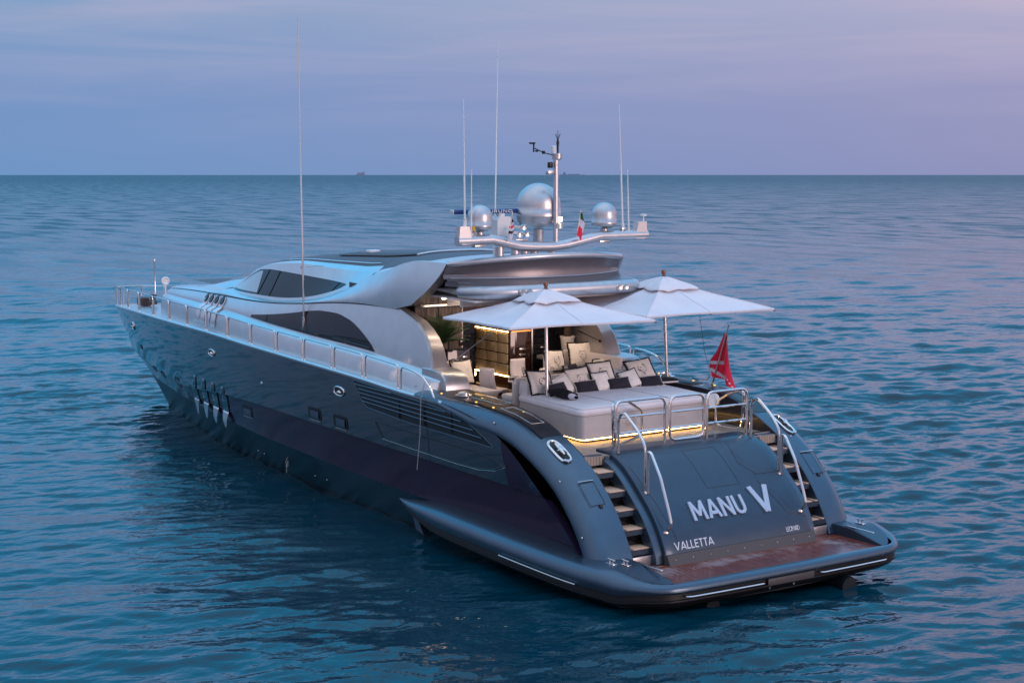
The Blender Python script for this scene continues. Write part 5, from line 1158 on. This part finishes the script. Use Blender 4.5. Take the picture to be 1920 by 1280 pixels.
# ------------------------------------------------------------------ potted cycads
def cycad(label, loc, pot_h, pot_r, trunk_h, n, ln, seed, droop=.5):
    r_ = np.random.default_rng(seed); t = thing('potted_palm', label, 'plant', loc, group='potted palms in the cockpit')
    mb = MB(); mb.lathe([(pot_r*.7, 0), (pot_r*.75, .01), (pot_r, pot_h-.05), (pot_r*1.05, pot_h-.045), (pot_r*1.05, pot_h), (pot_r*.9, pot_h), (pot_r*.88, pot_h-.06), (0, pot_h-.06)], 24); mb.build('pot', ['pot'], t)
    mb = MB(); mb.lathe([(.075, pot_h-.07), (.095, pot_h+trunk_h*.4), (.07, pot_h+trunk_h), (0, pot_h+trunk_h+.02)], 12); mb.build('trunk', ['bark'], t)
    z0 = pot_h+trunk_h-.02
    for k in range(n):
        az = k*2.39996+r_.random()*.3; el = R(82-62*(k/n)**.8)+r_.normal()*.06; L_ = ln*(.85+.3*r_.random()); P = []; x = 0; z = 0; e = el
        for i in range(11): P.append((x, z)); x += L_/10*math.cos(e); z += L_/10*math.sin(e); e -= droop*.15
        mb = MB(); W3 = lambda p, side=0, dz=0: (p[0]*math.cos(az)-side*math.sin(az), p[0]*math.sin(az)+side*math.cos(az), z0+p[1]+dz)
        mb.tube([W3(p) for p in P], [.008]*6+[.005]*5, 4)
        for i in range(1, 41):
            q = i/41*10; a, b = int(q), q-int(q); a = min(a, 9); p = (P[a][0]+(P[a+1][0]-P[a][0])*b, P[a][1]+(P[a+1][1]-P[a][1])*b)
            dx, dz = P[a+1][0]-P[a][0], P[a+1][1]-P[a][1]; nn = math.hypot(dx, dz); dx /= nn; dz /= nn; ll = ln*.26*math.sin(math.pi*min(1, .12+.86*i/41))**.7
            for sg in (1, -1):
                tip = W3((p[0]+dx*ll*.55, p[1]+dz*ll*.55), sg*ll*.8, .10*ll); w_ = .006
                a0 = W3((p[0]-dx*w_, p[1]-dz*w_)); a1 = W3((p[0]+dx*w_, p[1]+dz*w_)); md = [(a0[c]+tip[c])/2 for c in range(3)]
                mb.add([a0, a1, [(a1[c]*.5+tip[c]*.5) for c in range(3)], tip, md], [(0, 1, 2, 3, 4)])
        mb.build('frond', ['leaf'], t, smooth=False, merge=0, recalc=False)
    return t
cycad('dark green cycad with upright fronds behind the port sofa', (9.72, 1.62, 2.37), 1.0, .18, .50, 50, .78, 3, .32)
cycad('cycad in a white pot on the ledge behind the starboard sofa', (9.70, -1.90, 3.41), .42, .17, .26, 20, .55, 5, .7)

# ------------------------------------------------------------------ flags
t = thing('ensign_flag', 'red ensign with white cross and border drooping from a raked staff at the starboard quarter', 'flag', (5.62, -2.92, 2.95))
mb = MB(); mb.tube([(0, 0, -.02), (-.57, 0, 1.50)], [.022, .016], 8); mb.lathe([(.02, 1.48), (.03, 1.51), (.0, 1.55)], 8, (-.575, 0, 0)); mb.lathe([(.05, -.04), (.05, .03), (.03, .1)], 10, (0, 0, 0)); mb.build('staff', ['steel'], t)
lE = cv([0, .35, .62, .82, 1], [-.40, -.18, -.0, -.02, -.06]); rE = cv([0, .35, .62, .82, 1], [-.52, -.58, -.62, -.69, -.80]); zL = cv([0, .35, .62, 1], [1.30, .88, .63, .32]); zR = cv([0, .35, .62, 1], [1.28, .92, .64, .12])
mb = MB(); rows = []; nU = 26; nV = 40
for j in range(nV):
    v = j/(nV-1); row = []
    for i in range(nU):
        u = i/(nU-1); row.append((float(lE(v))+(float(rE(v))-float(lE(v)))*u, .09*math.sin(u*8+v*1.5)*(.3+v)-.03, float(zL(v))+(float(zR(v))-float(zL(v)))*u-.05*math.sin(math.pi*u)*v*.0))
    rows.append(row)
def fcol(j, i):
    u = (i+.5)/(nU-1); v = (j+.5)/(nV-1)
    if u < .09 and v > .78: return 1
    if .10 < v < .58 and abs(u-.55-.1*v) < .07: return 1
    if abs(v-.63) < .035 and u < .62: return 1
    if v > .60 and abs(v-.60-(u-.62)*1.2) < .02 and u > .62: return 1
    if math.hypot((u-.66)*.6, v-.56) < .055: return 1
    if v > .76 and abs((v-.76)-(u-.05)*.62) < .05: return 1
    return 0
mb.grid(rows, mfun=fcol); mb.build('cloth', ['red', 'whitecloth'], t)
def small_flag(label, base, top, cloth, cols):
    t = thing('courtesy_flag', label, 'flag', base, group='small flags on the radar mast'); b = np.array(base); d_ = np.array(top)-b
    mb = MB(); mb.tube([(0, 0, 0), tuple(d_)], .010, 6); mb.build('staff', ['steel'], t)
    L_, R_ = cloth; rows = []
    for j in range(18):
        v = j/17; row = []
        for i in range(13):
            u = i/12; p = np.array([np.interp(v, np.linspace(0, 1, len(L_)), [q[c] for q in L_])*(1-u)+np.interp(v, np.linspace(0, 1, len(R_)), [q[c] for q in R_])*u for c in range(3)])-b
            row.append((p[0]+.025*math.sin(u*6+v*3), p[1], p[2]))
        rows.append(row)
    mb = MB(); mb.grid(rows, mfun=lambda j, i: cols[1][min(len(cols[1])-1, int((j+.5)/17*len(cols[1])+cols[2]*(i/12-.5)))]); mb.build('cloth', cols[0], t); return t
small_flag('small green white and red flag hanging on the starboard mast arm', (7.42, -.50, 6.33), (7.42, -.62, 6.93), ([(7.40, -.61, 6.86), (7.40, -.56, 6.60), (7.40, -.50, 6.38)], [(7.40, -.63, 6.87), (7.40, -.74, 6.62), (7.40, -.62, 6.25)]), (['green', 'whitecloth', 'red'], [0, 0, 1, 1, 2, 2], -1.6))
small_flag('small white and red flag with dark heads beside the mast lamps', (7.45, 1.30, 6.28), (7.45, 1.18, 6.92), ([(7.43, 1.20, 6.80), (7.43, 1.27, 6.58), (7.43, 1.30, 6.36)], [(7.43, 1.19, 6.82), (7.43, 1.13, 6.58), (7.43, 1.20, 6.28)]), (['whitecloth', 'red', 'black'], [0, 2, 0, 1, 0, 2, 0, 0], .8))

# ------------------------------------------------------------------ two ships on the horizon
def far(px, dist):      # a point on the sea that far off, so many pixels along the 1920-wide photograph
    a = YAW-math.atan((px-960)/3046.5); return (cp[0]+dist*math.cos(a), cp[1]+dist*math.sin(a), 0), a
loc, a = far(678, 11500)
t = thing('container_ship', 'tiny loaded cargo ship on the horizon left of the antennas', 'ship', loc, (0, 0, a+R(75)), onboard=False, group='distant ships')
mb = MB(); mb.prism([(-34, -8, 0), (30, -8, 0), (38, -8, 11), (-36, -8, 10)], (0, 16, 0)); mb.build('hull', ['shiphaze'], t, smooth=False)
mb = MB(); mb.box((-20, 0, 19), (14, 14, 18)); mb.box((-20, 0, 30), (5, 5, 5)); mb.build('deckhouse', ['househaze'], t, smooth=False)
mb = MB(); mb.box((8, 0, 15), (34, 14, 10)); mb.box((6, 0, 22), (20, 14, 5)); mb.build('deck_cargo', ['househaze'], t, smooth=False)
loc, a = far(1073, 12500)
t = thing('tanker_ship', 'long low ship tinted blue by haze on the horizon just right of the mast pole', 'ship', loc, (0, 0, a+R(84)), onboard=False, group='distant ships')
mb = MB(); mb.prism([(-90, -14, 0), (86, -14, 0), (98, -14, 13), (70, -14, 10), (-94, -14, 9)], (0, 28, 0)); mb.build('hull', ['shiphaze'], t, smooth=False)
mb = MB(); mb.box((62, 0, 17), (20, 20, 16)); mb.box((66, 0, 28), (6, 6, 8)); mb.build('deckhouse', ['shiphaze'], t, smooth=False)
mb = MB(); mb.box((-10, 0, 12), (90, 3, 5)); mb.box((-40, 0, 16), (2, 2, 12)); mb.build('deck_gear', ['shiphaze'], t, smooth=False)
# ------------------------------------------------------------------ float everything that is aboard
T4 = Matrix.Identity(4)
for i in range(3):
    for j in range(3): T4[i][j] = TRIM[i][j]
    T4[i][3] = FLOAT[i]
for o in ONBOARD: o.matrix_world = T4 @ o.matrix_basis
